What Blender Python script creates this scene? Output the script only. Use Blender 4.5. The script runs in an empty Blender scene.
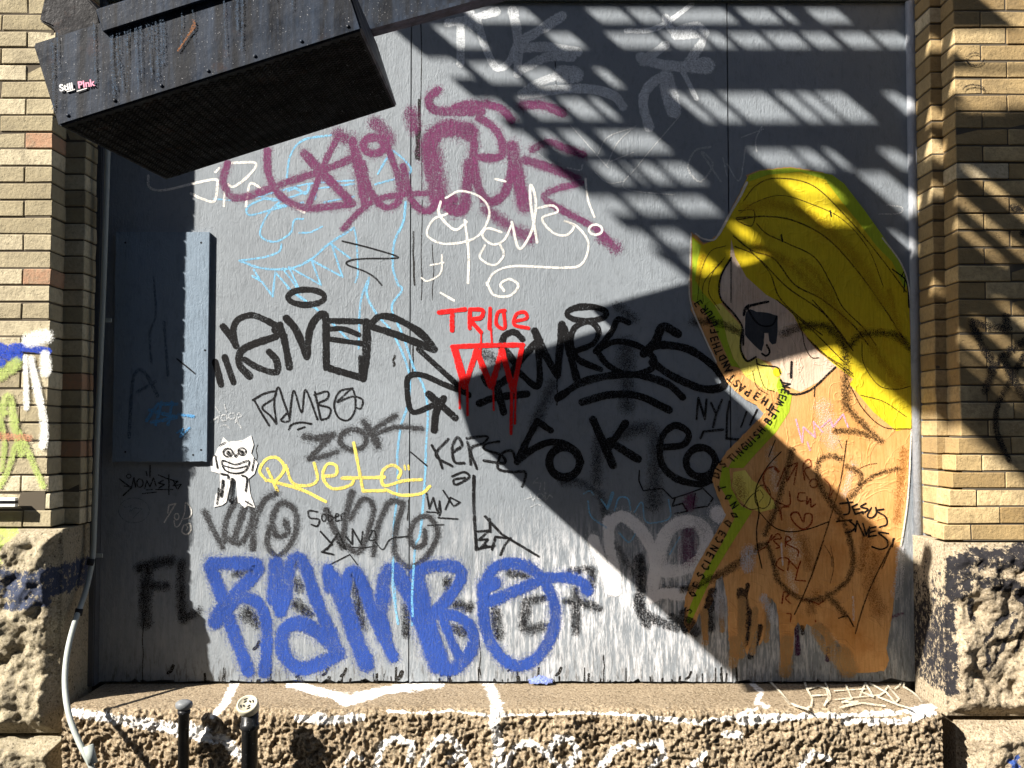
import bpy, bmesh, math, random
from mathutils import Vector, noise, Matrix
random.seed(7)
R = math.radians
scn = bpy.context.scene
COL = scn.collection

# ------------------------------------------------------------------ camera
CAMZ = 1.55; DIST = 4.0; F = 1064.0; PITCH = math.atan(46/1064.0)
cam = bpy.data.cameras.new('camera'); co = bpy.data.objects.new('camera', cam); COL.objects.link(co)
co.location = (0, -DIST, CAMZ); co.rotation_euler = (math.pi/2 + PITCH, 0, 0)
cam.sensor_width = 36; cam.lens = 36*F/1024; cam.clip_end = 500; cam.clip_start = 0.05
scn.camera = co
# ------------------------------------------------------------------ light
SUN = Vector((1.5, 1.0, -1.3))            # the way the light travels
elev = math.atan2(1.3, math.hypot(1.5, 1.0))
w = bpy.data.worlds.new('World'); scn.world = w; w.use_nodes = True
nt = w.node_tree; bg = nt.nodes['Background']
sky = nt.nodes.new('ShaderNodeTexSky'); sky.sky_type = 'NISHITA'; sky.sun_disc = False
sky.sun_elevation = elev; sky.sun_rotation = math.atan2(-1.5, -1.0) % (2*math.pi)
nt.links.new(sky.outputs[0], bg.inputs[0]); bg.inputs[1].default_value = 0.064
sl = bpy.data.lights.new('sun', 'SUN'); sl.energy = 5.0; sl.angle = R(0.53); sl.color = (1.0, 0.93, 0.83)
so = bpy.data.objects.new('sun', sl); COL.objects.link(so); so.location = (-6, -5, 8)
so.rotation_euler = SUN.to_track_quat('-Z', 'Y').to_euler()
scn.view_settings.view_transform = 'Standard'; scn.view_settings.look = 'None'
scn.view_settings.exposure = 1.47; scn.view_settings.gamma = 1.0
try:
    scn.cycles.transparent_max_bounces = 48
except Exception: pass

# ------------------------------------------------------------------ photo geometry helpers
cp, sp = math.cos(PITCH), math.sin(PITCH)
def ray(px, py):
    x = (px-512)/F; u = -(py-384)/F
    return Vector((x, cp - sp*u, sp + cp*u))
def atd(px, py, d=0.0):                   # point of the vertical plane y=-d seen at a pixel of the survey picture
    r = ray(px, py); t = (DIST-d)/r.y
    return Vector((0, -DIST, CAMZ)) + r*t
def atz(px, py, z):
    r = ray(px, py); t = (z-CAMZ)/r.z
    return Vector((0, -DIST, CAMZ)) + r*t

# ------------------------------------------------------------------ object helpers
def tag(o, label=None, cat=None, group=None, kind=None):
    if label: o['label'] = label
    if cat: o['category'] = cat
    if group: o['group'] = group
    if kind: o['kind'] = kind
    return o
def empty(name, loc, label, cat, group=None):
    o = bpy.data.objects.new(name, None); COL.objects.link(o); o.location = loc
    o.empty_display_size = .1
    return tag(o, label, cat, group)
def link(name, me, mat=None, parent=None):
    o = bpy.data.objects.new(name, me); COL.objects.link(o)
    if mat: me.materials.append(mat)
    if parent:
        o.parent = parent; o.matrix_parent_inverse = Matrix.Translation(-Vector(parent.location))
    return o
def frombm(name, bm, mat=None, parent=None, smooth=False):
    me = bpy.data.meshes.new(name); bm.to_mesh(me); bm.free()
    if smooth:
        for p in me.polygons: p.use_smooth = True
    return link(name, me, mat, parent)
def bm_box(bm, x0, x1, y0, y1, z0, z1):
    v = [bm.verts.new(c) for c in ((x0,y0,z0),(x1,y0,z0),(x1,y1,z0),(x0,y1,z0),(x0,y0,z1),(x1,y0,z1),(x1,y1,z1),(x0,y1,z1))]
    return [bm.faces.new([v[i] for i in f]) for f in ((0,3,2,1),(4,5,6,7),(0,1,5,4),(1,2,6,5),(2,3,7,6),(3,0,4,7))]
def box(name, x0, x1, y0, y1, z0, z1, mat, parent=None, bev=0.0):
    bm = bmesh.new(); bm_box(bm, x0, x1, y0, y1, z0, z1)
    if bev: bmesh.ops.bevel(bm, geom=bm.edges[:], offset=bev, segments=2, affect='EDGES')
    return frombm(name, bm, mat, parent)
def bm_tube(bm, pts, r, n=14, cap=True):
    pts = [Vector(p) for p in pts]; rings = []
    rr = r if isinstance(r, (list, tuple)) else [r]*len(pts)
    for i, p in enumerate(pts):
        t = (pts[min(i+1, len(pts)-1)] - pts[max(i-1, 0)]).normalized()
        a = Vector((1, 0, 0)) if abs(t.x) < .9 else Vector((0, 1, 0))
        u = t.cross(a).normalized(); v = t.cross(u)
        rings.append([bm.verts.new(p + (u*math.cos(k*2*math.pi/n) + v*math.sin(k*2*math.pi/n))*rr[i]) for k in range(n)])
    for a, b in zip(rings, rings[1:]):
        for k in range(n): bm.faces.new((a[k], a[(k+1)%n], b[(k+1)%n], b[k])).smooth = True
    if cap: bm.faces.new(rings[0][::-1]); bm.faces.new(rings[-1])
    bmesh.ops.recalc_face_normals(bm, faces=bm.faces[:])

# ------------------------------------------------------------------ materials
class N:
    def __init__(s, name):
        s.m = bpy.data.materials.new(name); s.m.use_nodes = True; s.t = s.m.node_tree
        s.b = s.t.nodes['Principled BSDF']; s.out = s.t.nodes['Material Output']
    def n(s, ty, **k):
        x = s.t.nodes.new(ty)
        for a, b in k.items(): setattr(x, a, b)
        return x
    def l(s, a, b): s.t.links.new(a, b)
    def coord(s, scale=(1, 1, 1)):
        g = s.n('ShaderNodeNewGeometry'); m = s.n('ShaderNodeMapping'); m.inputs['Scale'].default_value = scale
        s.l(g.outputs['Position'], m.inputs[0]); return m.outputs[0]
    def noise(s, scale, detail=4, rough=.6, stretch=(1, 1, 1), dist=0):
        x = s.n('ShaderNodeTexNoise'); x.inputs['Scale'].default_value = scale; x.inputs['Detail'].default_value = detail
        x.inputs['Roughness'].default_value = rough; x.inputs['Distortion'].default_value = dist
        s.l(s.coord(stretch), x.inputs['Vector']); return x.outputs[0]
    def ramp(s, fac, stops):
        x = s.n('ShaderNodeValToRGB'); e = x.color_ramp.elements
        while len(e) < len(stops): e.new(.5)
        for i, (p, c) in enumerate(stops):
            e[i].position = p; e[i].color = (c, c, c, 1) if isinstance(c, (int, float)) else (*c, 1)
        s.l(fac, x.inputs[0]); return x.outputs[0]
    def mix(s, fac, a, b, mode='MIX'):
        x = s.n('ShaderNodeMix', data_type='RGBA', blend_type=mode)
        for v, i in ((fac, 0), (a, 6), (b, 7)):
            if isinstance(v, (int, float)): x.inputs[i].default_value = v
            elif isinstance(v, tuple): x.inputs[i].default_value = (*v, 1)
            else: s.l(v, x.inputs[i])
        return x.outputs[2]
    def math(s, op, a, b=0.0, c=0.0, clamp=False):
        x = s.n('ShaderNodeMath', operation=op, use_clamp=clamp)
        for i, v in enumerate((a, b, c)):
            if isinstance(v, (int, float)): x.inputs[i].default_value = v
            else: s.l(v, x.inputs[i])
        return x.outputs[0]
    def bump(s, h, strength=.5, dist=.01, prev=None):
        x = s.n('ShaderNodeBump'); x.inputs['Strength'].default_value = strength; x.inputs['Distance'].default_value = dist
        s.l(h, x.inputs['Height'])
        if prev: s.l(prev, x.inputs['Normal'])
        return x.outputs[0]
    def base(s, c, rough=.7, nrm=None, metal=0, spec=.3):
        if isinstance(c, tuple): s.b.inputs['Base Color'].default_value = (*c, 1)
        else: s.l(c, s.b.inputs['Base Color'])
        if isinstance(rough, (int, float)): s.b.inputs['Roughness'].default_value = rough
        else: s.l(rough, s.b.inputs['Roughness'])
        s.b.inputs['Metallic'].default_value = metal
        s.b.inputs['Specular IOR Level'].default_value = spec
        if nrm: s.l(nrm, s.b.inputs['Normal'])
        return s.m
def wood_bump(s, k=1.0):
    f = s.noise(13, 6, .62, (5, 1, 1.0), 1.6)              # grain running up the sheet
    g = s.noise(38, 3, .6, (1.2, 1, .8), 2.2)             # brushed paint whorls
    c = s.ramp(s.noise(30, 5, .7, (7, 1, .35)), [(0, 0), (.36, 0), (.41, 1)])
    h = s.math('ADD', s.math('MULTIPLY', f, .8), s.math('MULTIPLY', g, .75))
    h = s.math('ADD', h, s.math('MULTIPLY', c, .35))
    amp = s.ramp(s.noise(2.2, 3, .5), [(.3, .25), (.7, 1)])
    h = s.math('MULTIPLY', h, amp)
    return s.bump(h, .62*k, .0055)

def mat_board(name, tone=(.215, .242, .272), wash=True, k=1.0):
    s = N(name)
    big = s.noise(1.3, 5, .6); fine = s.noise(24, 6, .75, (1.6, 1, .8))
    c = s.mix(s.ramp(big, [(.3, 0), (.7, 1)]), tuple(v*.88 for v in tone), tuple(v*1.12 for v in tone))
    c = s.mix(s.ramp(fine, [(.33, .5), (.5, 0), (.62, 0)]), c, tuple(v*.6 for v in tone))
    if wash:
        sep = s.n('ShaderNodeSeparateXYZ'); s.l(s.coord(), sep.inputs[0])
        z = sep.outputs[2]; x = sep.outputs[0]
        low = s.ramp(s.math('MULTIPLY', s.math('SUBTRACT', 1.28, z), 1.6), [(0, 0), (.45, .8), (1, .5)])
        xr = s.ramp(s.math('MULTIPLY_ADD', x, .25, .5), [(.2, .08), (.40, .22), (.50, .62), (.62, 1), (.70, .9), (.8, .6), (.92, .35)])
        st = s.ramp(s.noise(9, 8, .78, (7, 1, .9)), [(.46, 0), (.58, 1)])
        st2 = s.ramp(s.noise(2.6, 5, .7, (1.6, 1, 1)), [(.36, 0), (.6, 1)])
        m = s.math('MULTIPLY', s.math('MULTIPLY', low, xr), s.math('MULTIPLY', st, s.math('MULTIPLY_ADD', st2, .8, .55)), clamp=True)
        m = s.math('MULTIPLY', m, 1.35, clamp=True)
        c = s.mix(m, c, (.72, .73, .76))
        # bare dark weathered wood close to the bottom edge
        edge = s.ramp(s.math('MULTIPLY', s.math('SUBTRACT', .78, z), 4.5), [(0, 0), (1, 1)])
        chip = s.ramp(s.noise(22, 6, .75, (3.2, 1, .6)), [(.52, 0), (.60, 1)])
        c = s.mix(s.math('MULTIPLY', edge, chip), c, (.05, .045, .04))
    crack = s.ramp(s.noise(60, 4, .8, (5, 1, .25)), [(.285, 1), (.315, 0)])
    c = s.mix(s.math('MULTIPLY', crack, .8), c, (.03, .03, .035))
    return s.base(c, .62, wood_bump(s, k), spec=.35)

PAINTS = {}
def paint(name, color, soft=.25, dens=1.0, speck=.0, dry=0.0, rough=.68):
    key = (name, color, soft, dens, speck, dry)
    if key in PAINTS: return PAINTS[key]
    s = N(name)
    uv = s.n('ShaderNodeUVMap'); sep = s.n('ShaderNodeSeparateXYZ'); s.l(uv.outputs[0], sep.inputs[0])
    e = sep.outputs[1]
    e = s.math('ADD', e, s.math('MULTIPLY', s.math('SUBTRACT', s.noise(70, 4, .7, (1.6, 1, 1)), .5), .30 + .55*soft))
    mr = s.n('ShaderNodeMapRange', interpolation_type='SMOOTHSTEP')
    s.l(e, mr.inputs[0]); mr.inputs[1].default_value = .93; mr.inputs[2].default_value = .90 - soft
    mr.inputs[3].default_value = 0; mr.inputs[4].default_value = dens
    a = mr.outputs[0]
    if speck:
        sn = s.ramp(s.noise(260, 2, .6), [(.5-speck*.35, 0), (.62-speck*.1, 1)])
        a = s.math('MULTIPLY', a, s.math('ADD', s.math('MULTIPLY', sn, min(1, speck)), 1-min(1, speck)), clamp=True)
    if dry:
        dn = s.ramp(s.noise(11, 7, .75, (6, 1, 1)), [(.36, 1-dry), (.56, 1)])
        a = s.math('MULTIPLY', a, dn, clamp=True)
    a = s.math('MULTIPLY', a, s.ramp(s.noise(5.5, 5, .6), [(.36, .80), (.5, 1)]))
    # paint lands as droplets: each 1.4 mm spot of the wall is either covered or bare
    sn_ = s.n('ShaderNodeVectorMath', operation='SNAP'); s.l(s.coord(), sn_.inputs[0]); sn_.inputs[1].default_value = (.0014, 5, .0014)
    wn_ = s.n('ShaderNodeTexWhiteNoise', noise_dimensions='3D'); s.l(sn_.outputs[0], wn_.inputs[0])
    a = s.math('GREATER_THAN', a, s.math('MULTIPLY_ADD', wn_.outputs[0], .98, .01))
    v = s.noise(5, 4, .6)
    c = s.mix(s.ramp(v, [(.3, 0), (.7, 1)]), tuple(x*.82 for x in color), tuple(min(.95, x*1.15) for x in color))
    s.base(c, rough, wood_bump(s, .8), spec=.14)
    tr = s.n('ShaderNodeBsdfTransparent'); mx = s.n('ShaderNodeMixShader')
    s.l(a, mx.inputs[0]); s.l(tr.outputs[0], mx.inputs[1]); s.l(s.b.outputs[0], mx.inputs[2]); s.l(mx.outputs[0], s.out.inputs[0])
    PAINTS[key] = s.m
    return s.m

def mat_paper(name, c0, c1, stain=(.35, .2, .07), st=.35, scale=3.0, k=.6, grain=.4):
    s = N(name)
    c = s.mix(s.ramp(s.noise(scale, 6, .65, (1.5, 1, .8)), [(.3, 0), (.7, 1)]), c0, c1)
    g = s.ramp(s.noise(16, 7, .7, (8, 1, .7)), [(.35, grain), (.55, 0)])
    c = s.mix(g, c, tuple(v*.62 for v in c0))
    c = s.mix(s.math('MULTIPLY', s.ramp(s.noise(4.5, 6, .7), [(.52, 0), (.72, 1)]), st), c, stain)
    wr = s.ramp(s.noise(7, 3, .5, (1, 1, 1), 1.5), [(.47, 0), (.5, 1), (.53, 0)])
    return s.base(c, .6, s.bump(wr, .35, .004, wood_bump(s, k)), spec=.2)

def mat_brick(name, pal, dirt=(.10, .08, .055), dirtamt=.6):
    s = N(name)
    at = s.n('ShaderNodeAttribute'); at.attribute_name = 'tone'
    c = s.ramp(at.outputs['Fac'], pal)
    c = s.mix(s.ramp(s.noise(55, 5, .75), [(.35, .55), (.55, 0)]), c, tuple(v*.5 for v in pal[1][1]))
    c = s.mix(s.math('MULTIPLY', s.ramp(s.noise(3.2, 7, .72), [(.45, 0), (.68, 1)]), dirtamt), c, dirt)
    pit = s.ramp(s.noise(70, 4, .7), [(.30, 0), (.38, 1)])
    h = s.math('ADD', s.math('ADD', s.noise(90, 5, .7), s.math('MULTIPLY', s.noise(22, 3, .6), .8)), s.math('MULTIPLY', pit, .8))
    return s.base(c, .88, s.bump(h, .8, .004), spec=.12)
def mat_stone(name, c0, c1, c2, paintcols=((.82, .80, .76),), speck=True, k=.7):
    s = N(name)
    c = s.mix(s.ramp(s.noise(3.5, 6, .7), [(.32, 0), (.66, 1)]), c0, c1)
    c = s.mix(s.ramp(s.noise(130, 3, .7), [(.42, 0), (.62, .75)]), c, c2)
    c = s.mix(s.ramp(s.noise(90, 3, .6), [(.33, .8), (.43, 0)]), c, tuple(v*.28 for v in c0))
    for i, pc in enumerate(paintcols):
        at = s.n('ShaderNodeAttribute'); at.attribute_name = 'paint%d' % i
        a = s.math('ADD', at.outputs['Fac'], s.math('MULTIPLY', s.math('SUBTRACT', s.noise(34, 7, .85), .5), 3.0))
        c = s.mix(s.ramp(a, [(.46, 0), (.58, 1)]), c, pc)
    h = s.math('ADD', s.noise(150, 4, .7), s.math('MULTIPLY', s.noise(45, 5, .7), 1.3))
    return s.base(c, .92, s.bump(h, k, .005), spec=.12)
def mat_metal(name, c0=(.009, .011, .016), c1=(.030, .045, .075), scale=6, streak=True, rough=.42, k=.3, rust=.1, spec=.22):
    s = N(name)
    st = s.ramp(s.noise(scale, 7, .7, (4.5, 3, .35) if streak else (1, 1, 1)), [(.42, 0), (.70, 1)])
    c = s.mix(st, c0, c1)
    c = s.mix(s.ramp(s.noise(240, 2, .6), [(.68, 0), (.74, .8)]), c, (.35, .36, .38))
    c = s.mix(s.math('MULTIPLY', s.ramp(s.noise(9, 6, .75), [(.60, 0), (.68, 1)]), rust), c, (.16, .06, .025))
    return s.base(c, s.ramp(s.noise(14, 4), [(.3, rough-.1), (.7, rough+.25)]), s.bump(s.noise(60, 4, .6), k, .003), metal=0, spec=spec)

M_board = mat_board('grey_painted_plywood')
M_panel = mat_board('shade_blue_panel', (.17, .225, .29), wash=False)  # tinted bluer than the sheets to carry the sky's blue shade
M_trim = mat_board('dark_trim_paint', (.075, .082, .095), wash=False)
M_trimlight = mat_board('pale_trim_paint', (.26, .275, .30), wash=False, k=1.4)
M_brickL = mat_brick('buff_brick_left', [(0, (.36, .31, .20)), (.4, (.54, .475, .33)), (.96, (.68, .61, .44)), (1, (.42, .25, .16))], dirtamt=.4)
M_brickR = mat_brick('buff_brick_right', [(0, (.32, .22, .10)), (.4, (.52, .385, .195)), (.93, (.66, .52, .30)), (1, (.6, .5, .33))], dirtamt=.5)
M_mortar = N('mortar').base((.10, .085, .065), .95, spec=.1)
M_sill = mat_stone('granite_sill', (.14, .098, .055), (.27, .21, .14), (.46, .38, .27), k=1.0)
M_stoneL = mat_stone('rock_faced_stone_left', (.17, .14, .09), (.33, .29, .20), (.42, .37, .28), paintcols=((.045, .055, .09), (.34, .40, .12)))
M_stoneR = mat_stone('rock_faced_stone_right', (.19, .15, .10), (.36, .295, .20), (.50, .42, .31), paintcols=((.022, .021, .024), (.06, .12, .40)))
M_black = mat_metal('black_enamel')
M_black2 = mat_metal('black_pole_paint', (.008, .009, .010), (.02, .02, .022), streak=False, rough=.3, k=.15, rust=.05)
M_rough = mat_metal('pitted_black_metal', (.008, .008, .010), (.022, .022, .026), streak=False, rough=.6, k=1.0, rust=.2)
M_under = mat_metal('shade_black_underside', (.006, .006, .006), (.010, .011, .011), streak=False, rough=.7, spec=.1)  # blacker than the casing, the shade beneath is put into its colour
M_conduit = mat_metal('grey_conduit', (.30, .33, .31), (.42, .45, .43), scale=4, rough=.5, rust=.15)
M_knob = mat_metal('worn_grey_cap', (.12, .13, .14), (.22, .23, .24), streak=False, rough=.4)
M_cap = mat_metal('cream_cap', (.42, .39, .29), (.58, .55, .44), streak=False, rough=.55, rust=.3)

# =================================================================== SETTING
s = N('asphalt'); cc = s.mix(s.noise(40, 6, .7), (.03, .03, .032), (.07, .068, .065)); M_as = s.base(cc, .9, s.bump(s.noise(120, 3), .5, .01))
s = N('pavement_concrete'); cc = s.mix(s.noise(6, 7, .7), (.15, .14, .125), (.27, .255, .23)); M_pv = s.base(cc, .9, s.bump(s.noise(90, 4), .4, .006))
g = box('ground', -60, 60, -60, 60, -.5, -.13, M_as); tag(g, kind='structure')
g = box('pavement', -30, 30, -3.2, .9, -.129, 0, M_pv, bev=.01); tag(g, kind='structure')

# unseen tall building, added over the road to keep the open sky off this wall
M_fac = mat_brick('brown_brick_facade', [(0, (.10, .07, .05)), (.4, (.13, .09, .07)), (1, (.16, .11, .08))]); M_glass = N('dark_window_glass').base((.02, .025, .03), .08, spec=.6)
M_sash = N('sash_paint').base((.30, .29, .27), .6)
ob = empty('sky_blocking_building', (0, -9, 0), 'unseen brown brick building with sash windows, added across the street to block sky light', 'building')
bm = bmesh.new(); bm_box(bm, -22, 22, -10, -9.0, 0, 11.0); frombm('wall', bm, M_fac, ob)
for zf in (1.0, 4.4, 7.8):
    for i in range(12):
        xw = -20.2 + i*3.6
        wn = box('window', xw, xw+1.3, -9.0, -8.95, zf, zf+2.0, M_sash, ob)
        bm = bmesh.new(); bm_box(bm, xw+.07, xw+1.23, -8.949, -8.94, zf+.07, zf+.96); bm_box(bm, xw+.07, xw+1.23, -8.949, -8.94, zf+1.04, zf+1.93)
        g_ = frombm('pane', bm, M_glass); g_.parent = wn
# =================================================================== brickwork
COURSE = .0605
def bricks(name, runs, mat, parent, seed=1):
    """runs: (x0,x1,y_front,y_back,z0,z1,side) side=+1: clean corner at x1, -1: clean corner at x0. optional shift fn per course"""
    rnd = random.Random(seed)
    bm = bmesh.new(); tones = []
    for (x0, x1, yf, yb, z0, z1, side, shift) in runs:
        n = int(round((z1-z0)/COURSE))
        for i in range(n):
            za = z0 + i*COURSE; zb = za + COURSE - .0036
            sh = shift(i)
            xs = []
            L = .188
            if side > 0:
                xe = x1 + sh; first = L if i % 2 else L*.52
                xs.append((xe-first, xe)); x = xe-first
                while x > x0: xs.append((x-L, x)); x -= L
            else:
                xe = x0 + sh; first = L if i % 2 else L*.52
                xs.append((xe, xe+first)); x = xe+first
                while x < x1: xs.append((x, x+L)); x += L
            for (a, b) in xs:
                a = max(a, x0 + (sh if side < 0 else 0)); b = min(b, x1 + (sh if side > 0 else 0))
                if b - a < .02: continue
                j = rnd.uniform(-.0022, .0022)
                t = rnd.random()*.9 if rnd.random() > .018 else 1.0
                j2 = rnd.uniform(0, .0025)
                fs = bm_box(bm, a+.0018, b-.0018 if abs(b-xe) > 1e-6 else b+rnd.uniform(-.002, .002), yf+j, yb, za+j2, zb-rnd.uniform(0, .002))
                for f in fs: f.material_index = 0
                tones += [t]*6
    lay = bm.faces.layers.float.new('tone0')
    bm.faces.ensure_lookup_table()
    for f, t in zip(bm.faces, tones): f[lay] = t
    bmesh.ops.bevel(bm, geom=bm.edges[:], offset=.0026, segments=1, affect='EDGES')
    for v in bm.verts:
        v.co += Vector((noise.noise(v.co*31), .7*noise.noise(v.co*27+Vector((5,5,5))), noise.noise(v.co*33+Vector((9,2,4)))))*.0022
        if noise.noise(v.co*14) > .42: v.co.y += .0035
    cl = bm.loops.layers.color.new('tone')
    # bevel faces take the tone of a neighbour
    for f in bm.faces:
        for lp in f.loops: lp[cl] = (f[lay],)*3 + (1,)
    return frombm(name, bm, mat, parent)

# left pier
ZT = 5.2
zl0 = atd(50, 527, .28).z; nL = int((ZT-zl0)/COURSE)
xL = atd(50, 300, .28).x; xLi = atd(85, 300, .15).x
def corb(k, st, n=3): return lambda i: max(0, (n-i))*st*k
pl = empty('brick_pier', (xL-.5, -.14, 0), 'sunlit buff brick pier left of the boarded opening, painted with pale green and blue graffiti', 'brick wall')
zl1 = zl0 + nL*COURSE
bricks('brickwork', [(-3.4, xL, -.28, -.165, zl0, zl1, 1, corb(1, .0045, 4)),
                     (xL-.3, xLi, -.163, -.055, zl0, zl1, 1, lambda i: 0),
                     ], M_brickL, pl, 3)
bm = bmesh.new(); bm_box(bm, -3.4, xL-.006, -.2765, -.17, zl0, zl1); bm_box(bm, xL-.35, xLi-.006, -.1595, -.0, zl0, zl1)
frombm('mortar', bm, M_mortar, pl)
# right pier
zr0 = atd(990, 541, .28).z; nR = int((ZT-zr0)/COURSE); zr1 = zr0 + nR*COURSE
xR = atd(958, 300, .28).x; xRi = atd(931, 300, .14).x
pr = empty('brick_pier', (xR+.5, -.14, 0), 'buff brick pier right of the boarded opening, crossed by slatted shadows and a black scrawl', 'brick wall')
bricks('brickwork', [(xR, 3.6, -.28, -.165, zr0, zr1, -1, lambda i: -.011*max(0, 6-i)),
                     (xRi, xR+.3, -.163, -.02, zr0, zr1, -1, lambda i: 0)], M_brickR, pr, 5)
bm = bmesh.new(); bm_box(bm, xR+.006, 3.6, -.2765, -.17, zr0, zr1); bm_box(bm, xRi+.006, xR+.35, -.1595, -.0, zr0, zr1)
frombm('mortar', bm, M_mortar, pr)

# =================================================================== rough stone surfaces
def seg_dist(p, a, b):
    ax, ay = a; bx, by = b; px, py = p
    dx, dy = bx-ax, by-ay; L = dx*dx+dy*dy
    t = 0 if L == 0 else max(0, min(1, ((px-ax)*dx+(py-ay)*dy)/L))
    return math.hypot(px-ax-t*dx, py-ay-t*dy)
def fbm(v, sc, o=5, h=.9): return noise.fractal(v*sc, h, 2.1, o)
def proj(P):
    d = P - Vector((0, -DIST, CAMZ)); f = d.y*cp + d.z*sp; u = -d.y*sp + d.z*cp
    return 512 + F*d.x/f, 384 - F*u/f
def sheetgrid(name, fn, nu, nv, mat, parent, paints=(), disp=None):
    """fn(u,v)->(point, normal, roughness); paints: lists of (polyline px, width px) laid over the stone"""
    vs = []; pat = [[] for _ in paints]
    for j in range(nv+1):
        for i in range(nu+1):
            p, n, a = fn(i/nu, j/nv)
            q = p + n*(disp(p)*a)
            vs.append(q)
            if paints:
                pp = proj(p)
                for k, pl_ in enumerate(paints):
                    best = 0
                    for line, wd, x0, x1, y0, y1 in pl_:
                        if not (x0 < pp[0] < x1 and y0 < pp[1] < y1): continue
                        for a_, b_ in zip(line, line[1:]):
                            dd = seg_dist(pp, a_, b_)
                            best = max(best, 1 - dd/wd) if dd < wd else best
                    pat[k].append(min(.74, best*1.15))
    faces = [(j*(nu+1)+i, j*(nu+1)+i+1, (j+1)*(nu+1)+i+1, (j+1)*(nu+1)+i) for j in range(nv) for i in range(nu)]
    me = bpy.data.meshes.new(name); me.from_pydata([tuple(v) for v in vs], [], faces)
    for k in range(len(paints)):
        at = me.attributes.new('paint%d' % k, 'FLOAT', 'POINT'); at.data.foreach_set('value', pat[k])
    for p in me.polygons: p.use_smooth = True
    me.update()
    return link(name, me, mat, parent)
def prep(lines):
    o = []
    for line, wd in lines:
        xs = [p[0] for p in line]; ys = [p[1] for p in line]
        o.append((line, wd, min(xs)-wd, max(xs)+wd, min(ys)-wd, max(ys)+wd))
    return o

# ---- granite sill
zS = atd(500, 684, 0).z
SD = .37
xs0 = atd(62, 712, SD).x; xs1 = atd(942, 715, SD).x
sill = empty('stone_sill', ((xs0+xs1)/2, -SD/2, 0), 'long rough granite sill under the painted boards, top edge daubed with white paint', 'stone sill')
def sill_edge(x): return .012*noise.noise(Vector((x*5, 3, 0))) + .018*noise.noise(Vector((x*1.7, 9, 0)))
LEN1 = SD; LEN2 = .62; RAD = .03
def sillfn(u, v):
    x = xs0 + (xs1-xs0)*u; s_ = v*(LEN1+LEN2+.05) - .05
    e = SD + sill_edge(x)
    if s_ < e-RAD:
        return Vector((x, -s_, zS)), Vector((0, 0, 1)), .06 + .25*max(0, (s_-(e-.10))/.10)
    a = (s_-(e-RAD))/(RAD*1.5708)
    if a < 1:
        t = a*math.pi/2
        return Vector((x, -(e-RAD)-RAD*math.sin(t), zS-RAD+RAD*math.cos(t))), Vector((0, -math.sin(t), math.cos(t))), .35+.65*a
    return Vector((x, -e, zS-RAD-(s_-(e-RAD)-RAD*1.5708))), Vector((0, -1, 0)), 1
def silldisp(p):
    a = fbm(p, 9, 5)*.016; b = -abs(noise.noise(p*42))*.022 + .004; c = noise.noise(p*105)*.008
    return a + b + c
C10 = [(75, 712), (100, 716), (130, 722), (165, 727), (205, 730)]
white = [
 (C10, 9), ([(160, 727), (215, 740)], 8), ([(222, 738), (240, 756)], 9),
 ([(236, 684), (225, 705), (212, 716)], 5), ([(232, 684), (218, 712)], 4),
 ([(290, 684), (330, 694), (350, 698), (400, 688), (440, 684)], 7), ([(330, 694), (345, 704), (380, 694)], 5),
 ([(298, 719), (330, 720), (362, 717)], 7), ([(300, 719), (325, 716)], 5),
 ([(388, 711), (420, 713), (450, 710), (490, 716), (520, 714), (600, 713), (640, 716), (700, 722), (730, 718), (757, 708)], 2.4),
 ([(486, 680), (492, 690), (497, 705), (494, 725), (500, 745), (496, 770)], 9), ([(480, 681), (520, 680)], 5),
 ([(635, 717), (700, 722), (760, 715), (840, 716), (900, 712), (938, 704)], 4.5), ([(740, 722), (800, 718)], 6), ([(915, 712), (940, 703)], 6),
 ([(844, 722), (900, 722), (935, 712)], 5), ([(725, 735), (740, 735)], 6),
 ([(752, 684), (762, 692), (756, 702), (768, 706)], 4),
 # white letters splashed over the front
 ([(376, 768), (382, 745), (396, 737), (412, 745), (410, 760)], 6), ([(420, 768), (436, 740), (450, 736), (462, 752), (450, 762)], 6), ([(455, 745), (470, 768)], 5),
 ([(505, 768), (515, 748), (530, 742), (545, 752), (560, 768)], 6), ([(545, 756), (558, 738), (572, 740), (578, 756), (566, 768)], 6),
 ([(600, 768), (614, 750), (632, 742)], 6), ([(640, 745), (660, 742), (664, 756), (650, 768)], 6), ([(690, 768), (705, 752)], 5), ([(800, 768), (812, 752), (830, 760)], 5),
 ([(345, 768), (352, 752), (362, 758)], 4),
]
front = sheetgrid('granite_block', sillfn, 1000, 260, M_sill, sill, [prep(white)], silldisp)
# closed ends and back of the block
bm = bmesh.new(); bm_box(bm, xs0+.01, xs1-.012, -SD+.035, .02, 0.0, zS-.012); frombm('block_core', bm, M_sill, sill)

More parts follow.
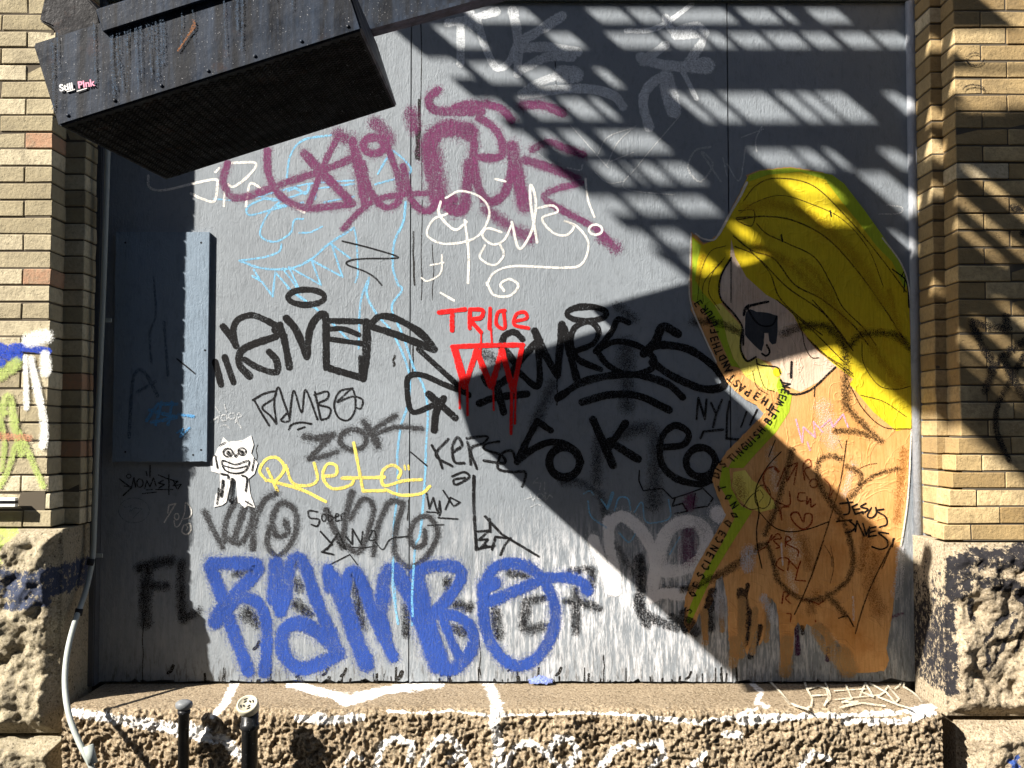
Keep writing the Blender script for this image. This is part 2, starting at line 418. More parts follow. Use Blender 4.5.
# ---- rock-faced foundation stones
def stone(name, x0, x1, z0, z1, d, mat, parent, seed, paints, amp=.05, nx=150, nz=150, side=0):
    off = Vector((seed*7.1, seed*3.3, seed*1.7))
    def fn(u, v):
        x = x0 + (x1-x0)*u; z = z0 + (z1-z0)*v
        m = min((x-x0), (x1-x), (z-z0), (z1-z))
        e = max(0, min(1, m/.055)); e = e*e*(3-2*e)
        return Vector((x, -d, z)), Vector((0, -1, 0)), e
    def dp(p):
        q = p + off
        a = amp*(.55 + .9*fbm(q, 4.5, 3)); b = .018*abs(noise.noise(q*14)) + .010*noise.noise(q*33) + .004*noise.noise(q*80)
        # chipped facets
        vd = noise.voronoi(q*9)[0]
        return a + b + .022*(vd[0]) - .0
    o = sheetgrid(name, fn, nx, nz, mat, parent, paints, dp)
    bm = bmesh.new(); bm.from_mesh(o.data)
    ed = [e for e in bm.edges if e.is_boundary]
    r = bmesh.ops.extrude_edge_only(bm, edges=ed)
    for v in [g_ for g_ in r['geom'] if isinstance(g_, bmesh.types.BMVert)]: v.co.y = -.0
    bm.to_mesh(o.data); bm.free()
    return o
gL = [([(5, 575), (30, 580), (62, 572)], 14), ([(8, 590), (40, 594), (60, 585)], 14), ([(10, 605), (50, 600)], 8)]
gLg = [([(0, 545), (15, 530)], 10), ([(0, 520), (0, 560)], 10)]
xsl = atd(62, 600, .28).x
zA = zl0 - .006; zB = atd(30, 733, .28).z
stone('foundation_stone', xsl-.62, xsl, zB, zA, .28, M_stoneL, pl, 1, [prep(gL), prep(gLg)], amp=.045)
stone('foundation_stone', xsl-.55, xsl+.02, 0.0, zB-.012, .28, M_stoneL, pl, 2, [prep([]), prep([])], amp=.06)
box('foundation_stone', -3.4, xsl-.63, -.30, 0, 0, zA, M_stoneL, pl, .01)
gR = [([(955, 590), (960, 560), (985, 556), (1024, 560)], 17), ([(975, 580), (1010, 585), (1024, 600)], 11), ([(950, 560), (948, 640), (950, 690)], 9),  # last stroke here paints the shade down the stone's left edge
      ([(995, 565), (1024, 545)], 12), ([(985, 668), (982, 640), (998, 618), (1012, 612)], 4), ([(985, 668), (1000, 650), (1012, 618)], 3.5), ([(995, 640), (1012, 636)], 3),
      ([(1015, 650), (1020, 630), (1024, 625)], 4), ([(968, 600), (970, 620)], 6)]
gRb = [([(1000, 755), (1012, 762)], 4), ([(1003, 766), (1010, 752)], 4)]
xsr = atd(944, 600, .28).x
zC = zr0 - .006; zD = atd(990, 716, .28).z
stone('foundation_stone', xsr, xsr+.62, zD, zC, .28, M_stoneR, pr, 4, [prep(gR), prep([])], amp=.04)
stone('foundation_stone', xsr+.03, xsr+.6, 0.0, zD-.016, .28, M_stoneR, pr, 5, [prep([]), prep(gRb)], amp=.06)
box('foundation_stone', xsr+.63, 3.6, -.30, 0, 0, zC, M_stoneR, pr, .01)

# =================================================================== boarded opening
door = empty('boarded_opening', (0, 0, zS), 'tall doorway closed with grey painted plywood sheets covered in layers of graffiti', 'boarded doorway')
zTop = atd(500, 3, 0).z
def poly_prism(name, pts, y0, y1, mat, parent, surf=None):
    bm = bmesh.new()
    f = [bm.verts.new((p[0], y0, p[1])) for p in pts]; b = [bm.verts.new((p[0], y1, p[1])) for p in pts]
    n = len(pts); bm.faces.new(f); bm.faces.new(b[::-1])
    for i in range(n): bm.faces.new((f[i], b[i], b[(i+1)%n], f[(i+1)%n]))
    bmesh.ops.recalc_face_normals(bm, faces=bm.faces[:])
    return frombm(name, bm, mat, parent)
def sheet(px0, px1, seed, ragged=.006):
    rnd = random.Random(seed)
    xa = atd(px0, 350).x; xb = atd(px1, 350).x
    pts = [(xa, zTop), (xa, zS+.004)]
    x = xa
    while x < xb-.01:
        x += rnd.choice((.004, .008, .02, .05)); x = min(x, xb)
        pts.append((x, zS + .006 + rnd.random()*ragged*(3 if rnd.random() < .12 else 1)))
    pts.append((xb, zTop))
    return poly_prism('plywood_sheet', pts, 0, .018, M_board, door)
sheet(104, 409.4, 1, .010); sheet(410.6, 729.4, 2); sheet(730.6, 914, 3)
box('backing', -1.62, 1.62, .03, .06, zS-.03, zTop+.02, M_trim, door)
# raised panel screwed over the left sheet
a = atd(116, 232, .016); b = atd(206.5, 462, .016)
rnd = random.Random(5); pts = [(a.x, a.z), (a.x, b.z)]
x = a.x
while x < b.x-.01:
    x = min(b.x, x + rnd.choice((.006, .01, .03))); pts.append((x, b.z + rnd.random()*.004))
pts.append((b.x, a.z))
pan = poly_prism('raised_panel', pts, -.016, -.001, M_panel, door); pan['label'] = 'raised rectangular panel screwed onto the left sheet'
bm = bmesh.new()
for (px, py) in ((200, 242), (200, 450), (124, 242), (124, 452), (192, 455), (204, 350)):
    c = atd(px, py, .03); bmesh.ops.create_circle(bm, cap_ends=True, segments=10, radius=.004, matrix=Matrix.Translation((c.x, -.0165, c.z)) @ Matrix.Rotation(math.pi/2, 4, 'X'))
frombm('screw_heads', bm, M_black2, pan)
# trims
xa = atd(100, 350, .03).x
box('frame_post', xa-.035, atd(104, 350).x-.001, -.045, .02, zS, zTop, M_trim, door, .004)
x0 = atd(913, 350, .03).x; x1 = atd(922, 350, .05).x
bm = bmesh.new(); bm_tube(bm, [(x0+.018, -.010, zS+.005), (x0+.018, -.010, zTop)], .018, 16)
frombm('edge_bead', bm, M_trimlight, door)
box('frame_post', x0+.03, xRi+.02, -.03, .05, zS, zTop+1.2, M_trimlight, door, .004)
# catch on the right post
c = atd(927, 598, .05); bm = bmesh.new()
vs = [bm.verts.new((c.x+dx, -.036, c.z+dz)) for dx, dz in ((-.018, .008), (.016, .010), (.012, -.016))]
f = bm.faces.new(vs); r = bmesh.ops.extrude_face_region(bm, geom=[f]); [setattr(v.co, 'y', v.co.y-.022) for v in r['geom'] if isinstance(v, bmesh.types.BMVert)]
bmesh.ops.recalc_face_normals(bm, faces=bm.faces[:]); frombm('metal_catch', bm, M_black2, door)
# sheet joints are covered by the dark backing; panel and wall above the opening
M_head = mat_board('dark_green_head', (.06, .075, .065), wash=False)
box('head_trim', -1.62, x0+.029, -.012, .05, zTop+.001, zTop+.09, M_head, door, .003)
box('upper_panel', -1.62, x0+.029, -.004, .05, zTop+.092, zTop+1.3, M_trim, door)
up = box('brick_wall', -3.4, 3.6, .062, .4, 0, 6.5, M_mortar); tag(up, kind='structure')
# flake of curled paint on the sill
c = atz(540, 679, zS)
bm = bmesh.new(); bmesh.ops.create_grid(bm, x_segments=22, y_segments=10, size=.5)
for v in bm.verts:
    u_, w_ = v.co.x, v.co.y
    v.co = Vector((c.x + u_*.085*(1+.2*noise.noise(Vector((w_*4, 1, 0)))), -.012 + w_*.03 - .004, zS + .012 + .026*(1-abs(u_)*1.6)*(.4+w_*.8) + .010*noise.noise(Vector((u_*9, w_*9, 2)))))
r = bmesh.ops.solidify(bm, geom=bm.faces[:], thickness=.003)
fl = frombm('paint_flake', bm, paint('blue_flake', (.13, .18, .5), .0) if False else N('blue_flake').base((.17, .22, .48), .6), None)
tag(fl, 'curled blue and white flake of paint lying on the sill against the boards', 'paint flake')

# =================================================================== stroke engine
CROPS = {'K1': (200, 270, 3.938), 'K2': (200, 430, 3.938), 'K3': (110, 540, 3.938), 'K4': (360, 540, 3.938), 'K5': (400, 90, 3.938),
 'K6': (400, 270, 3.938), 'K7': (400, 430, 3.938), 'K8': (520, 440, 3.938), 'K9': (100, 440, 7.677), 'K10': (420, 0, 3.938), 'K11': (760, 660, 5.12),
 'K12': (740, 440, 6.0), 'K13': (740, 540, 6.0), 'K15': (690, 280, 7.84), 'K16': (100, 130, 3.938), 'K17': (440, 260, 3.413), 'P1': (680, 150, 3.938),
 'P2': (680, 300, 3.938), 'P3': (680, 460, 3.938), 'A1': (200, 90, 3.938), 'C3': (604, 0, 2.438), 'C4': (0, 240, 2.438), 'R5': (870, 0, 2.954), 'R6': (870, 240, 2.954), 'B0': (0, 0, 3.938), 'I': (0, 0, 1)}
LAYER = [0]
def crpx(c, pts):
    ox, oy, k = CROPS[c]; return [(ox+x/k, oy+y/k) for x, y in pts]
def smooth_line(P, step):
    if len(P) == 2:
        out = []; n = max(2, int(math.dist(*P)/step))
        return [(P[0][0]+(P[1][0]-P[0][0])*i/n, P[0][1]+(P[1][1]-P[0][1])*i/n) for i in range(n+1)]
    closed = math.dist(P[0], P[-1]) < .01
    out = []
    m = len(P)
    for i in range(m-1):
        p1, p2 = P[i], P[i+1]
        p0 = P[i-1] if i > 0 else (P[-2] if closed else (2*p1[0]-p2[0], 2*p1[1]-p2[1]))
        p3 = P[i+2] if i+2 < m else (P[1] if closed else (2*p2[0]-p1[0], 2*p2[1]-p1[1]))
        n = max(2, int(math.dist(p1, p2)/step))
        for k in range(n):
            t = k/n
            out.append(tuple(.5*((2*b)+(-a+c)*t+(2*a-5*b+4*c-d)*t*t+(-a+3*b-3*c+d)*t**3) for a, b, c, d in zip(p0, p1, p2, p3)))
    out.append(P[-1]); return out
def board_surf(d=0.0): return lambda px, py, off: (lambda q: Vector((q.x, -d-off, q.z)))(atd(px, py, d))
def sill_surf(px, py, off): q = atz(px, py, zS+.004); return Vector((q.x, q.y, zS+.0045+off))
BS = board_surf(0)
def strokes(name, mat, lst, parent, surf=BS, label=None, base=.0001, wk=1.0):
    """lst: (crop, width in crop px, pts) ; straight=True by passing pts with 's' first"""
    bm = bmesh.new(); uvl = bm.loops.layers.uv.new('UVMap')
    for crop, wd, pts in lst:
        k = CROPS[crop][2]; wp = max(.6, wd/k*wk)/2*1.36
        sharp = pts and pts[0] == 's'
        if sharp:
            pts = pts[1:]; P0 = crpx(crop, pts); segs = [smooth_line([a_, b_], 2.0) for a_, b_ in zip(P0, P0[1:])]
        else:
            segs = [smooth_line(crpx(crop, pts), max(.9, wp*.35))]
        for P in segs:
            LAYER[0] += 1; off0 = base + LAYER[0]*.000003
            n = len(P); vs = []
            ks = max(1, int(.6*wp/max(.3, math.dist(P[0], P[1])))) if n > 4 else 1
            for i, (x, y) in enumerate(P):
                a_ = P[max(0, i-ks)]; b_ = P[min(n-1, i+ks)]
                tx, ty = b_[0]-a_[0], b_[1]-a_[1]; L = math.hypot(tx, ty) or 1; tx /= L; ty /= L
                jw = wp*(1+.20*noise.noise(Vector((x*.07, y*.07, wp)))+.10*noise.noise(Vector((x*.3, y*.3, wp))))
                off = off0 + .0000025*i/n
                vs.append((bm.verts.new(surf(x-ty*jw, y+tx*jw, off)), bm.verts.new(surf(x, y, off)), bm.verts.new(surf(x+ty*jw, y-tx*jw, off)), tx, ty, x, y, off, jw))
            for A, B in zip(vs, vs[1:]):
                for q, uvs in (((A[0], B[0], B[1], A[1]), (1, 1, 0, 0)), ((A[1], B[1], B[2], A[2]), (0, 0, 1, 1))):
                    try: f = bm.faces.new(q)
                    except ValueError: continue
                    for lp, u_ in zip(f.loops, uvs): lp[uvl].uv = (0, u_)
            for end, sg in ((vs[0], -1), (vs[-1], 1)):
                tx, ty, x, y, off, jw = end[3:]
                arc = [end[0]]
                for j in range(1, 6):
                    t = math.pi*j/6
                    arc.append(bm.verts.new(surf(x - ty*jw*math.cos(t) + sg*tx*jw*math.sin(t), y + tx*jw*math.cos(t) + sg*ty*jw*math.sin(t), off)))
                arc.append(end[2])
                for p_, q_ in zip(arc, arc[1:]):
                    f = bm.faces.new((end[1], p_, q_))
                    for lp in f.loops: lp[uvl].uv = (0, 0 if lp.vert is end[1] else 1)
    o = frombm(name, bm, mat, parent)
    if label: o['label'] = label
    return o
def circ(cx, cy, r, r2=None, a0=0, a1=360, n=12):
    r2 = r2 or r
    return [(cx+r*math.cos(R(a0+(a1-a0)*i/n)), cy+r2*math.sin(R(a0+(a1-a0)*i/n))) for i in range(n+1)]
def fillpx(name, pts, mat, parent, off, surf=BS, thick=0, label=None, jag=0):
    if jag:
        q = []
        for i, a_ in enumerate(pts):
            b_ = pts[(i+1) % len(pts)]; n = max(1, int(math.dist(a_, b_)/3))
            for k in range(n):
                x = a_[0]+(b_[0]-a_[0])*k/n; y = a_[1]+(b_[1]-a_[1])*k/n
                q.append((x+jag*noise.noise(Vector((x*.4, y*.4, 1))), y+jag*noise.noise(Vector((x*.4, y*.4, 5)))))
        pts = q
    bm = bmesh.new(); f = bm.faces.new([bm.verts.new(surf(x, y, off)) for x, y in pts])
    if f.normal.y > 0: f.normal_flip()
    f.normal_update()
    if f.normal.y > 0: bmesh.ops.reverse_faces(bm, faces=[f])
    bmesh.ops.triangulate(bm, faces=bm.faces[:])
    if thick:
        r = bmesh.ops.extrude_face_region(bm, geom=bm.faces[:])
        for v in r['geom']:
            if isinstance(v, bmesh.types.BMVert): v.co.y += thick
        bmesh.ops.recalc_face_normals(bm, faces=bm.faces[:])
    o = frombm(name, bm, mat, parent)
    if label: o['label'] = label
    return o

BLK = (.008, .008, .009)
P_black = paint('black_marker_paint', BLK, .10, .96, 0, .12)
P_fine = paint('black_felt_pen', BLK, .15, .92, 0, .1)
P_soft = paint('black_spray_soft', (.01, .01, .012), .55, .82, .35)
P_fog = paint('black_spray_fog', (.01, .01, .012), .88, .55, .3)
P_grey = paint('dark_grey_spray', (.035, .035, .038), .6, .88, .3)
P_flirt = paint('speckled_black_spray', (.012, .012, .014), .85, .92, .8, .4)
P_blue = paint('blue_spray', (.026, .068, .31), .42, .97, .12, .15)
P_purple = paint('plum_spray', (.145, .035, .10), .42, .88, .18, .15)
P_plums = paint('plum_spray_fog', (.145, .035, .10), .85, .75, .2)
P_white = paint('white_chalk', (.82, .80, .76), .2, .92, .5)
P_wthin = paint('scratched_white', (.60, .62, .64), .2, .55, .4)
P_wfat = paint('white_spray', (.86, .85, .89), .30, .97, 0, 0)
P_pale = paint('pale_grey_wash', (.72, .76, .80), .25, .80, .1, .3)
P_sky = paint('sky_blue_crayon', (.20, .52, .80), .2, .72, .6)
P_red = paint('red_paint', (.72, .012, .012), .10, .97, .0, .08)
P_yel = paint('yellow_crayon', (.85, .66, .14), .2, .92, .25)
P_dblue = paint('dark_blue_line', (.03, .06, .10), .2, .5, .3)

HALO = {}
def G(mat, lst, label, surf=BS, name='graffiti', parent=None):
    k_ = mat.name.split('.')[0]
    if k_ in ('blue_spray', 'plum_spray', 'dark_grey_spray', 'white_spray'):
        col = {'blue_spray': (.026, .068, .31), 'plum_spray': (.145, .035, .10), 'dark_grey_spray': (.035, .035, .038), 'white_spray': (.86, .85, .89)}[k_]
        strokes('overspray', paint(k_+'_mist', col, .9, .34, 0), lst, parent or door, surf, label+', its thin overspray', wk=1.75)
    return strokes(name, mat, lst, parent or door, surf, label, wk=1.5 if mat in (P_flirt, P_fog) else 1.0)

rnd = random.Random(11); ck = []
for x_, y0_, y1_, w_ in ((419, 100, 160, 2.2), (417, 128, 158, 3.0), (421, 10, 190, .9), (422, 200, 300, .9), (414, 232, 285, 1.6), (413, 340, 372, 1.4), (408, 500, 520, 1.4), (557, 355, 405, 1.2), (394, 356, 366, 2), (257, 445, 460, 1), (433, 245, 300, .8), (556, 60, 90, .8), (143, 612, 682, .8), (730, 560, 640, 1.0), (480, 640, 675, 1.2), (604, 655, 682, 1.2)):
    ck.append(('I', w_, [(x_+rnd.uniform(-.8, .8), y0_+(y1_-y0_)*t/5) for t in range(6)]))
for i in range(70):
    x_ = 190+555*rnd.random()**.8; h_ = rnd.choice((2, 3, 5, 8, 14)); ck.append(('I', rnd.choice((.9, 1.2, 2.0)), [(x_, 682-h_), (x_+rnd.uniform(-1, 1), 682)]))
for x_, y_, r_ in ((258, 646, 3), (401, 676, 4), (172, 670, 3), (247, 668, 3), (327, 672, 2.5), (300, 674, 2), (345, 673, 2.5), (445, 672, 2.5), (512, 668, 2), (560, 672, 2.5), (690, 676, 2)):
    ck.append(('I', r_, ['s', (x_-4, y_+3), (x_-1, y_+1), (x_+1, y_-4)]))
G(paint('dark_crack', (.012, .011, .010), .12, .95, 0, .15), ck, 'split grain, chips and cracks in the plywood', name='weathered_cracks')
# oldest layers first
G(P_pale, [('K10', 30, [(110, 90), (200, 75), (300, 45)]), ('K10', 30, [(160, 90), (160, 250)]), ('K10', 28, [(225, 80), (255, 180), (300, 265), (350, 245), (380, 180)]),
  ('K10', 34, [(365, 40), (385, 150), (385, 290)]), ('K10', 36, [(395, 165), (470, 120), (560, 62)]), ('K10', 36, [(400, 190), (500, 185), (620, 205)]),
  ('K10', 34, [(410, 270), (500, 225), (600, 225)]), ('K10', 60, [(560, 290), (610, 295)]), ('K10', 30, [(400, 370), (460, 330), (600, 275)]), ('K10', 34, [(400, 375), (520, 355), (660, 350), (760, 375), (800, 420)]),
  ('K10', 40, [(190, 40), (210, 100)])], 'faded pale grey brush lettering at the top centre')
G(P_pale, [('C3', 12, [(55, 75), (130, 68), (215, 10)]), ('C3', 20, [(150, 45), (170, 75), (230, 65), (240, 100), (200, 160)]), ('C3', 24, [(90, 140), (130, 155), (200, 165)]), ('C3', 20, [(95, 150), (150, 110)]),
  ('C3', 34, [(215, 160), (250, 160)]), ('C3', 22, [(150, 180), (110, 210), (95, 250), (110, 310)]), ('C3', 36, [(150, 190), (170, 270)]), ('C3', 12, [(190, 170), (225, 240)]), ('C3', 22, [(175, 85), (245, 80)])],
  'pale grey flower-like brush mark near the top right')
G(P_sky, [('K16', 7, [(910, 20), (800, 40), (750, 100), (735, 190)]), ('K16', 7, [(820, 240), (700, 290), (640, 370), (635, 420), (690, 440), (750, 405), (765, 355), (800, 350)]),
  ('K16', 6, [(785, 405), (830, 402), (875, 380)]), ('K16', 7, [(800, 285), (690, 310), (590, 335), (585, 300), (660, 270), (740, 290), (700, 300)]), ('K16', 6, [(450, 272), (560, 275), (690, 245), (820, 212), (1000, 198)]),
  ('K16', 6, [(860, 230), (1000, 212)]), ('K16', 6, [(880, 285), (1000, 262)]), ('K16', 9, [(740, 240), (770, 230), (810, 250), (825, 215)]), ('K16', 9, [(640, 265), (690, 275), (700, 250), (720, 280)]), ('K16', 6, [(830, 290), (850, 260), (845, 225)]),
  ('K16', 7, [(550, 515), (650, 500), (705, 478), (715, 450)]), ('K16', 8, [(550, 515), (640, 545), (750, 545), (830, 510), (900, 450), (1000, 385)]),
  ('K16', 7, ['s', (605, 550), (630, 590), (600, 575), (640, 600), (680, 655), (690, 560), (760, 640), (855, 705)]), ('K16', 7, ['s', (720, 545), (790, 640), (745, 540), (870, 610), (832, 512), (955, 578), (912, 450), (985, 505)]),
  ('K16', 6, [(1000, 385), (1010, 440), (1015, 560), (1005, 600)])], 'light blue crayon drawing like a toothed fish at the upper left')
G(P_sky, [('A1', 7, [(700, 330), (735, 270), (760, 240), (830, 322), (690, 372)]), ('A1', 8, [(810, 440), (800, 520), (765, 600), (760, 700), (780, 768)]), ('K1', 8, [(780, 58), (795, 80), (755, 150), (800, 260), (840, 380), (880, 460), (897, 560), (888, 720)]),
  ('K1', 8, [(665, 30), (658, 100), (700, 180), (760, 250), (822, 400), (820, 520), (790, 620), (775, 740)]), ('K1', 7, [(665, 30), (632, 130), (625, 310)]), ('K1', 8, [(345, 70), (420, 125), (500, 190), (600, 290)]),
  ('K2', 8, [(890, 70), (885, 200), (868, 400), (845, 480), (835, 768)]), ('K2', 7, [(778, 100), (775, 260), (762, 400), (765, 560), (772, 700)])], 'two long wavering light blue crayon lines running down the joint')
G(P_fine, [('A1', 6, [(560, 595), (680, 625), (780, 660), (650, 664), (590, 672), (580, 688), (650, 715), (690, 740), (715, 768)])], 'thin black zigzag pen line')
G(P_white, [('K16', 9, [(190, 180), (195, 225), (250, 237), (380, 208), (455, 195), (462, 220), (450, 280), (400, 270), (358, 250)]), ('K16', 9, [(520, 130), (612, 130), (590, 175), (530, 222), (505, 215)]), ('K16', 8, [(455, 165), (470, 150)]),
  ('K16', 8, [(490, 235), (488, 298)]), ('K16', 8, [(575, 300), (580, 260), (595, 210), (640, 235)]), ('K16', 10, [(735, 285), (805, 325)])], 'white chalk lettering beside the purple tag')
# plum tag
G(P_purple, [('A1', 30, [(108, 290), (92, 360), (125, 418), (190, 418), (330, 368), (480, 318), (620, 262)]), ('A1', 30, [(266, 240), (268, 320), (310, 410), (400, 462), (500, 460), (600, 448)]),
  ('A1', 36, [(600, 448), (500, 345), (410, 250)]), ('A1', 26, [(545, 180), (490, 290), (425, 460)]), ('A1', 44, [(600, 200), (630, 330), (650, 455)]), ('A1', 24, [(565, 548), (620, 485), (690, 435), (770, 415), (900, 405)]),
  ('A1', 30, [(640, 290), (665, 390), (725, 460), (780, 440), (785, 360), (755, 270), (735, 210)]), ('A1', 34, circ(685, 218, 42, 32)), ('A1', 30, [(800, 300), (820, 400), (860, 465), (910, 470), (940, 410)])], 'large plum spray lettering, left half under the black box')
G(P_purple, [('K5', 36, [(150, 0), (112, 35), (135, 78), (210, 85), (320, 85)]), ('K5', 34, [(215, 70), (260, 58), (330, 60)]), ('K5', 72, [(150, 440), (135, 340), (115, 240), (135, 175), (200, 150), (270, 165)]), ('K5', 38, [(270, 170), (290, 200), (290, 290), (310, 390), (350, 440), (400, 420), (430, 360), (450, 260)]),
  ('K5', 34, [(290, 265), (395, 262), (400, 200), (360, 140), (310, 110)]), ('K5', 46, [(275, 290), (262, 400), (245, 470), (190, 465), (210, 430)]), ('K5', 56, [(440, 225), (465, 350), (490, 460)]), ('K5', 36, [(490, 275), (600, 310), (700, 350)]),
  ('K5', 28, [(715, 365), (610, 392), (568, 425), (650, 480), (760, 540), (830, 600)]), ('K5', 32, [(520, 235), (580, 205), (640, 225), (720, 255)]), ('K5', 36, [(480, 60), (560, 60), (640, 90)]), ('K5', 34, [(340, 55), (400, 75), (440, 120)])], 'large plum spray lettering, right half running under the slatted shadow')
G(P_plums, [('K5', 75, [(45, 90), (55, 150)]), ('K5', 60, [(340, 470), (420, 530), (490, 580)]), ('K5', 80, [(470, 560), (510, 580)]), ('K5', 60, [(790, 580), (850, 620)]), ('K5', 80, [(125, 200), (160, 400)]), ('A1', 60, [(540, 170), (570, 190)]), ('A1', 80, [(690, 130), (740, 190)])], 'soft overspray of the plum lettering')
G(P_white, [('K5', 9, [(255, 512), (270, 640), (268, 760)]), ('K5', 9, [(160, 440), (155, 490), (215, 550), (262, 520)]), ('K5', 8, [(180, 425), (240, 398), (320, 425), (352, 490), (300, 580), (180, 606), (108, 572), (130, 512), (185, 488)]),
  ('K5', 8, [(400, 560), (345, 545), (325, 575), (365, 608), (410, 590), (440, 530)]), ('K5', 8, [(335, 612), (315, 660), (370, 690), (408, 650), (395, 610)]), ('K5', 9, [(440, 520), (470, 625), (520, 550), (535, 440), (515, 375), (515, 450), (540, 600)]),
  ('K5', 8, [(545, 465), (600, 455), (620, 480), (560, 505), (600, 560), (655, 572), (685, 535), (645, 515), (700, 540), (742, 605), (715, 685), (640, 700), (450, 694), (370, 720), (342, 768)]), ('K6', 9, [(342, 50), (370, 98), (430, 102), (466, 62), (432, 36), (396, 55), (410, 82)]),
  ('K5', 8, [(375, 350), (415, 360)]), ('K5', 8, [(730, 350), (740, 430), (765, 500)]), ('K5', 8, circ(770, 550, 26, 20)), ('K5', 6, [(165, 650), (160, 720), (110, 752), (85, 740)]), ('K5', 6, [(120, 690), (172, 680)]), ('K6', 8, [(160, 90), (212, 120)])], 'white chalk script with a long curled tail')
G(P_wthin, [('K10', 4, [(590, 490), (740, 660)]), ('K10', 4, [(700, 610), (740, 540), (850, 500)]), ('K10', 4, [(735, 650), (780, 560), (850, 495)]), ('K10', 4, [(740, 640), (840, 600)]), ('K10', 4, [(1020, 460), (860, 650), (805, 740), (1000, 768)]),
  ('K10', 4, [(690, 680), (740, 720), (800, 715)]), ('K10', 5, [(580, 660), (630, 670), (640, 650)]), ('K5', 4, [(545, 250), (595, 290)]),
  ('C3', 4, [(260, 358), (222, 368), (205, 410), (235, 443), (265, 400), (238, 372), (285, 443)]), ('C3', 3, [(290, 385), (300, 430)]), ('C3', 3, [(335, 335), (388, 315)]), ('C3', 3, [(385, 308), (370, 340), (372, 370)]), ('C3', 3, [(300, 400), (330, 440), (345, 360)]), ('C3', 3, [(690, 500), (725, 505), (720, 520), (670, 522)])], 'thin scratched white scribbles in the slatted shadow')
# black tag left
G(P_black, [('K1', 22, [(60, 362), (83, 452)]), ('K1', 22, [(97, 343), (132, 442)]), ('K1', 20, circ(418, 107, 72, 30)), ('K1', 22, [(90, 222), (120, 260), (142, 300)]),
  ('K1', 22, [(142, 300), (130, 240), (150, 195), (205, 178), (260, 198), (310, 225)]), ('K1', 24, [(300, 262), (210, 292), (160, 322), (155, 372), (195, 418)]), ('K1', 22, [(175, 352), (230, 385), (300, 402), (300, 355), (272, 322)]),
  ('K1', 26, [(295, 235), (330, 260)]), ('K1', 24, [(315, 215), (335, 290), (352, 382)]), ('K1', 24, [(340, 190), (380, 240), (420, 342)]), ('K1', 24, [(422, 340), (432, 240), (462, 185), (492, 180), (496, 260), (497, 385)]),
  ('K1', 18, [(510, 200), (660, 203)]), ('K1', 28, [(655, 205), (655, 320), (642, 428)]), ('K1', 22, [(510, 388), (640, 425)]), ('K1', 18, [(510, 232), (565, 232), (625, 255)]), ('K1', 18, [(512, 272), (640, 290)]), ('K1', 20, [(632, 345), (640, 425)]), ('K1', 20, [(497, 385), (515, 385)]),
  ('K1', 24, [(670, 215), (710, 182), (780, 195), (870, 250), (922, 312)]), ('K1', 24, [(915, 312), (850, 285), (760, 250), (680, 225)]), ('K1', 18, [(860, 312), (940, 385), (1060, 495)]), ('K1', 18, [(1060, 490), (960, 450), (880, 415), (830, 415), (815, 450), (832, 555), (900, 540), (960, 505)]),
  ('K1', 24, [(900, 488), (1005, 582)]), ('K1', 24, [(960, 505), (930, 560), (922, 630)])], 'bold black marker tag across the left and middle sheets')
G(P_black, [('K6', 22, [(400, 295), (412, 258), (450, 245), (482, 272)]), ('K6', 26, [(400, 300), (440, 350), (465, 375)]), ('K6', 24, [(330, 422), (352, 450), (410, 438), (480, 350), (530, 290)]), ('K6', 24, [(312, 525), (380, 502), (500, 488)]), ('K6', 26, [(385, 470), (408, 560)]), 
  ('K6', 26, [(530, 240), (570, 330), (620, 415)]), ('K6', 22, [(545, 300), (545, 455), (470, 405)]), ('K6', 26, [(620, 415), (630, 300), (637, 215)]), ('K6', 26, [(645, 230), (670, 330), (698, 440)]), ('K6', 20, [(690, 320), (760, 290), (782, 240), (745, 203), (690, 225), (672, 280), (700, 350), (790, 392)]),
  ('K6', 20, circ(735, 172, 78, 28)), ('K6', 22, [(900, 207), (858, 195), (832, 245), (775, 315)]), ('K6', 20, [(770, 320), (850, 282), (940, 300), (1000, 350), (985, 392), (900, 412), (820, 375), (780, 325)]),
  ('K17', 22, [(402, 470), (500, 412), (650, 390), (770, 420), (828, 468)]), ('K17', 22, [(485, 485), (580, 460), (680, 465), (782, 512)]), ('K17', 26, [(812, 252), (760, 228), (735, 280), (695, 320)]), ('K17', 22, [(700, 310), (760, 290), (860, 310), (950, 380), (968, 428), (900, 440), (800, 400), (725, 350)])],
  'bold black marker tag with two arcs beneath it')
G(P_black, [('K17', 20, [(262, 690), (300, 610), (332, 550)]), ('K17', 20, [(332, 550), (378, 582)]), ('K17', 20, [(262, 690), (310, 650), (375, 622), (440, 635), (482, 690)]), ('K17', 24, circ(425, 690, 52)), ('K17', 24, [(522, 545), (590, 700)]), ('K17', 22, [(632, 558), (572, 645)]), ('K17', 24, [(580, 620), (676, 680)]),
  ('K17', 20, [(760, 640), (830, 630), (848, 590), (800, 565), (755, 610), (755, 690), (800, 742), (880, 765), (930, 750)]), ('K17', 22, circ(890, 690, 50))], 'black marker word in rounded lower-case letters in the shaded middle')
G(P_fog, [('K8', 55, [(535, 90), (532, 150), (528, 255)]), ('K8', 30, [(170, 165), (240, 170), (310, 210), (335, 290), (355, 380), (410, 470), (500, 560), (600, 588), (700, 568)]), ('K6', 40, [(325, 325), (400, 370)]), ('K6', 36, [(855, 145), (920, 190)]),
  ('K6', 60, [(890, 300), (895, 540)]), ('K6', 40, [(600, 450), (560, 540), (530, 620)]), ('K8', 40, [(310, 0), (300, 160)]), ('K6', 50, [(860, 650), (940, 625), (1000, 640), (1010, 768)])], 'hazy black spray curves behind the marker words')
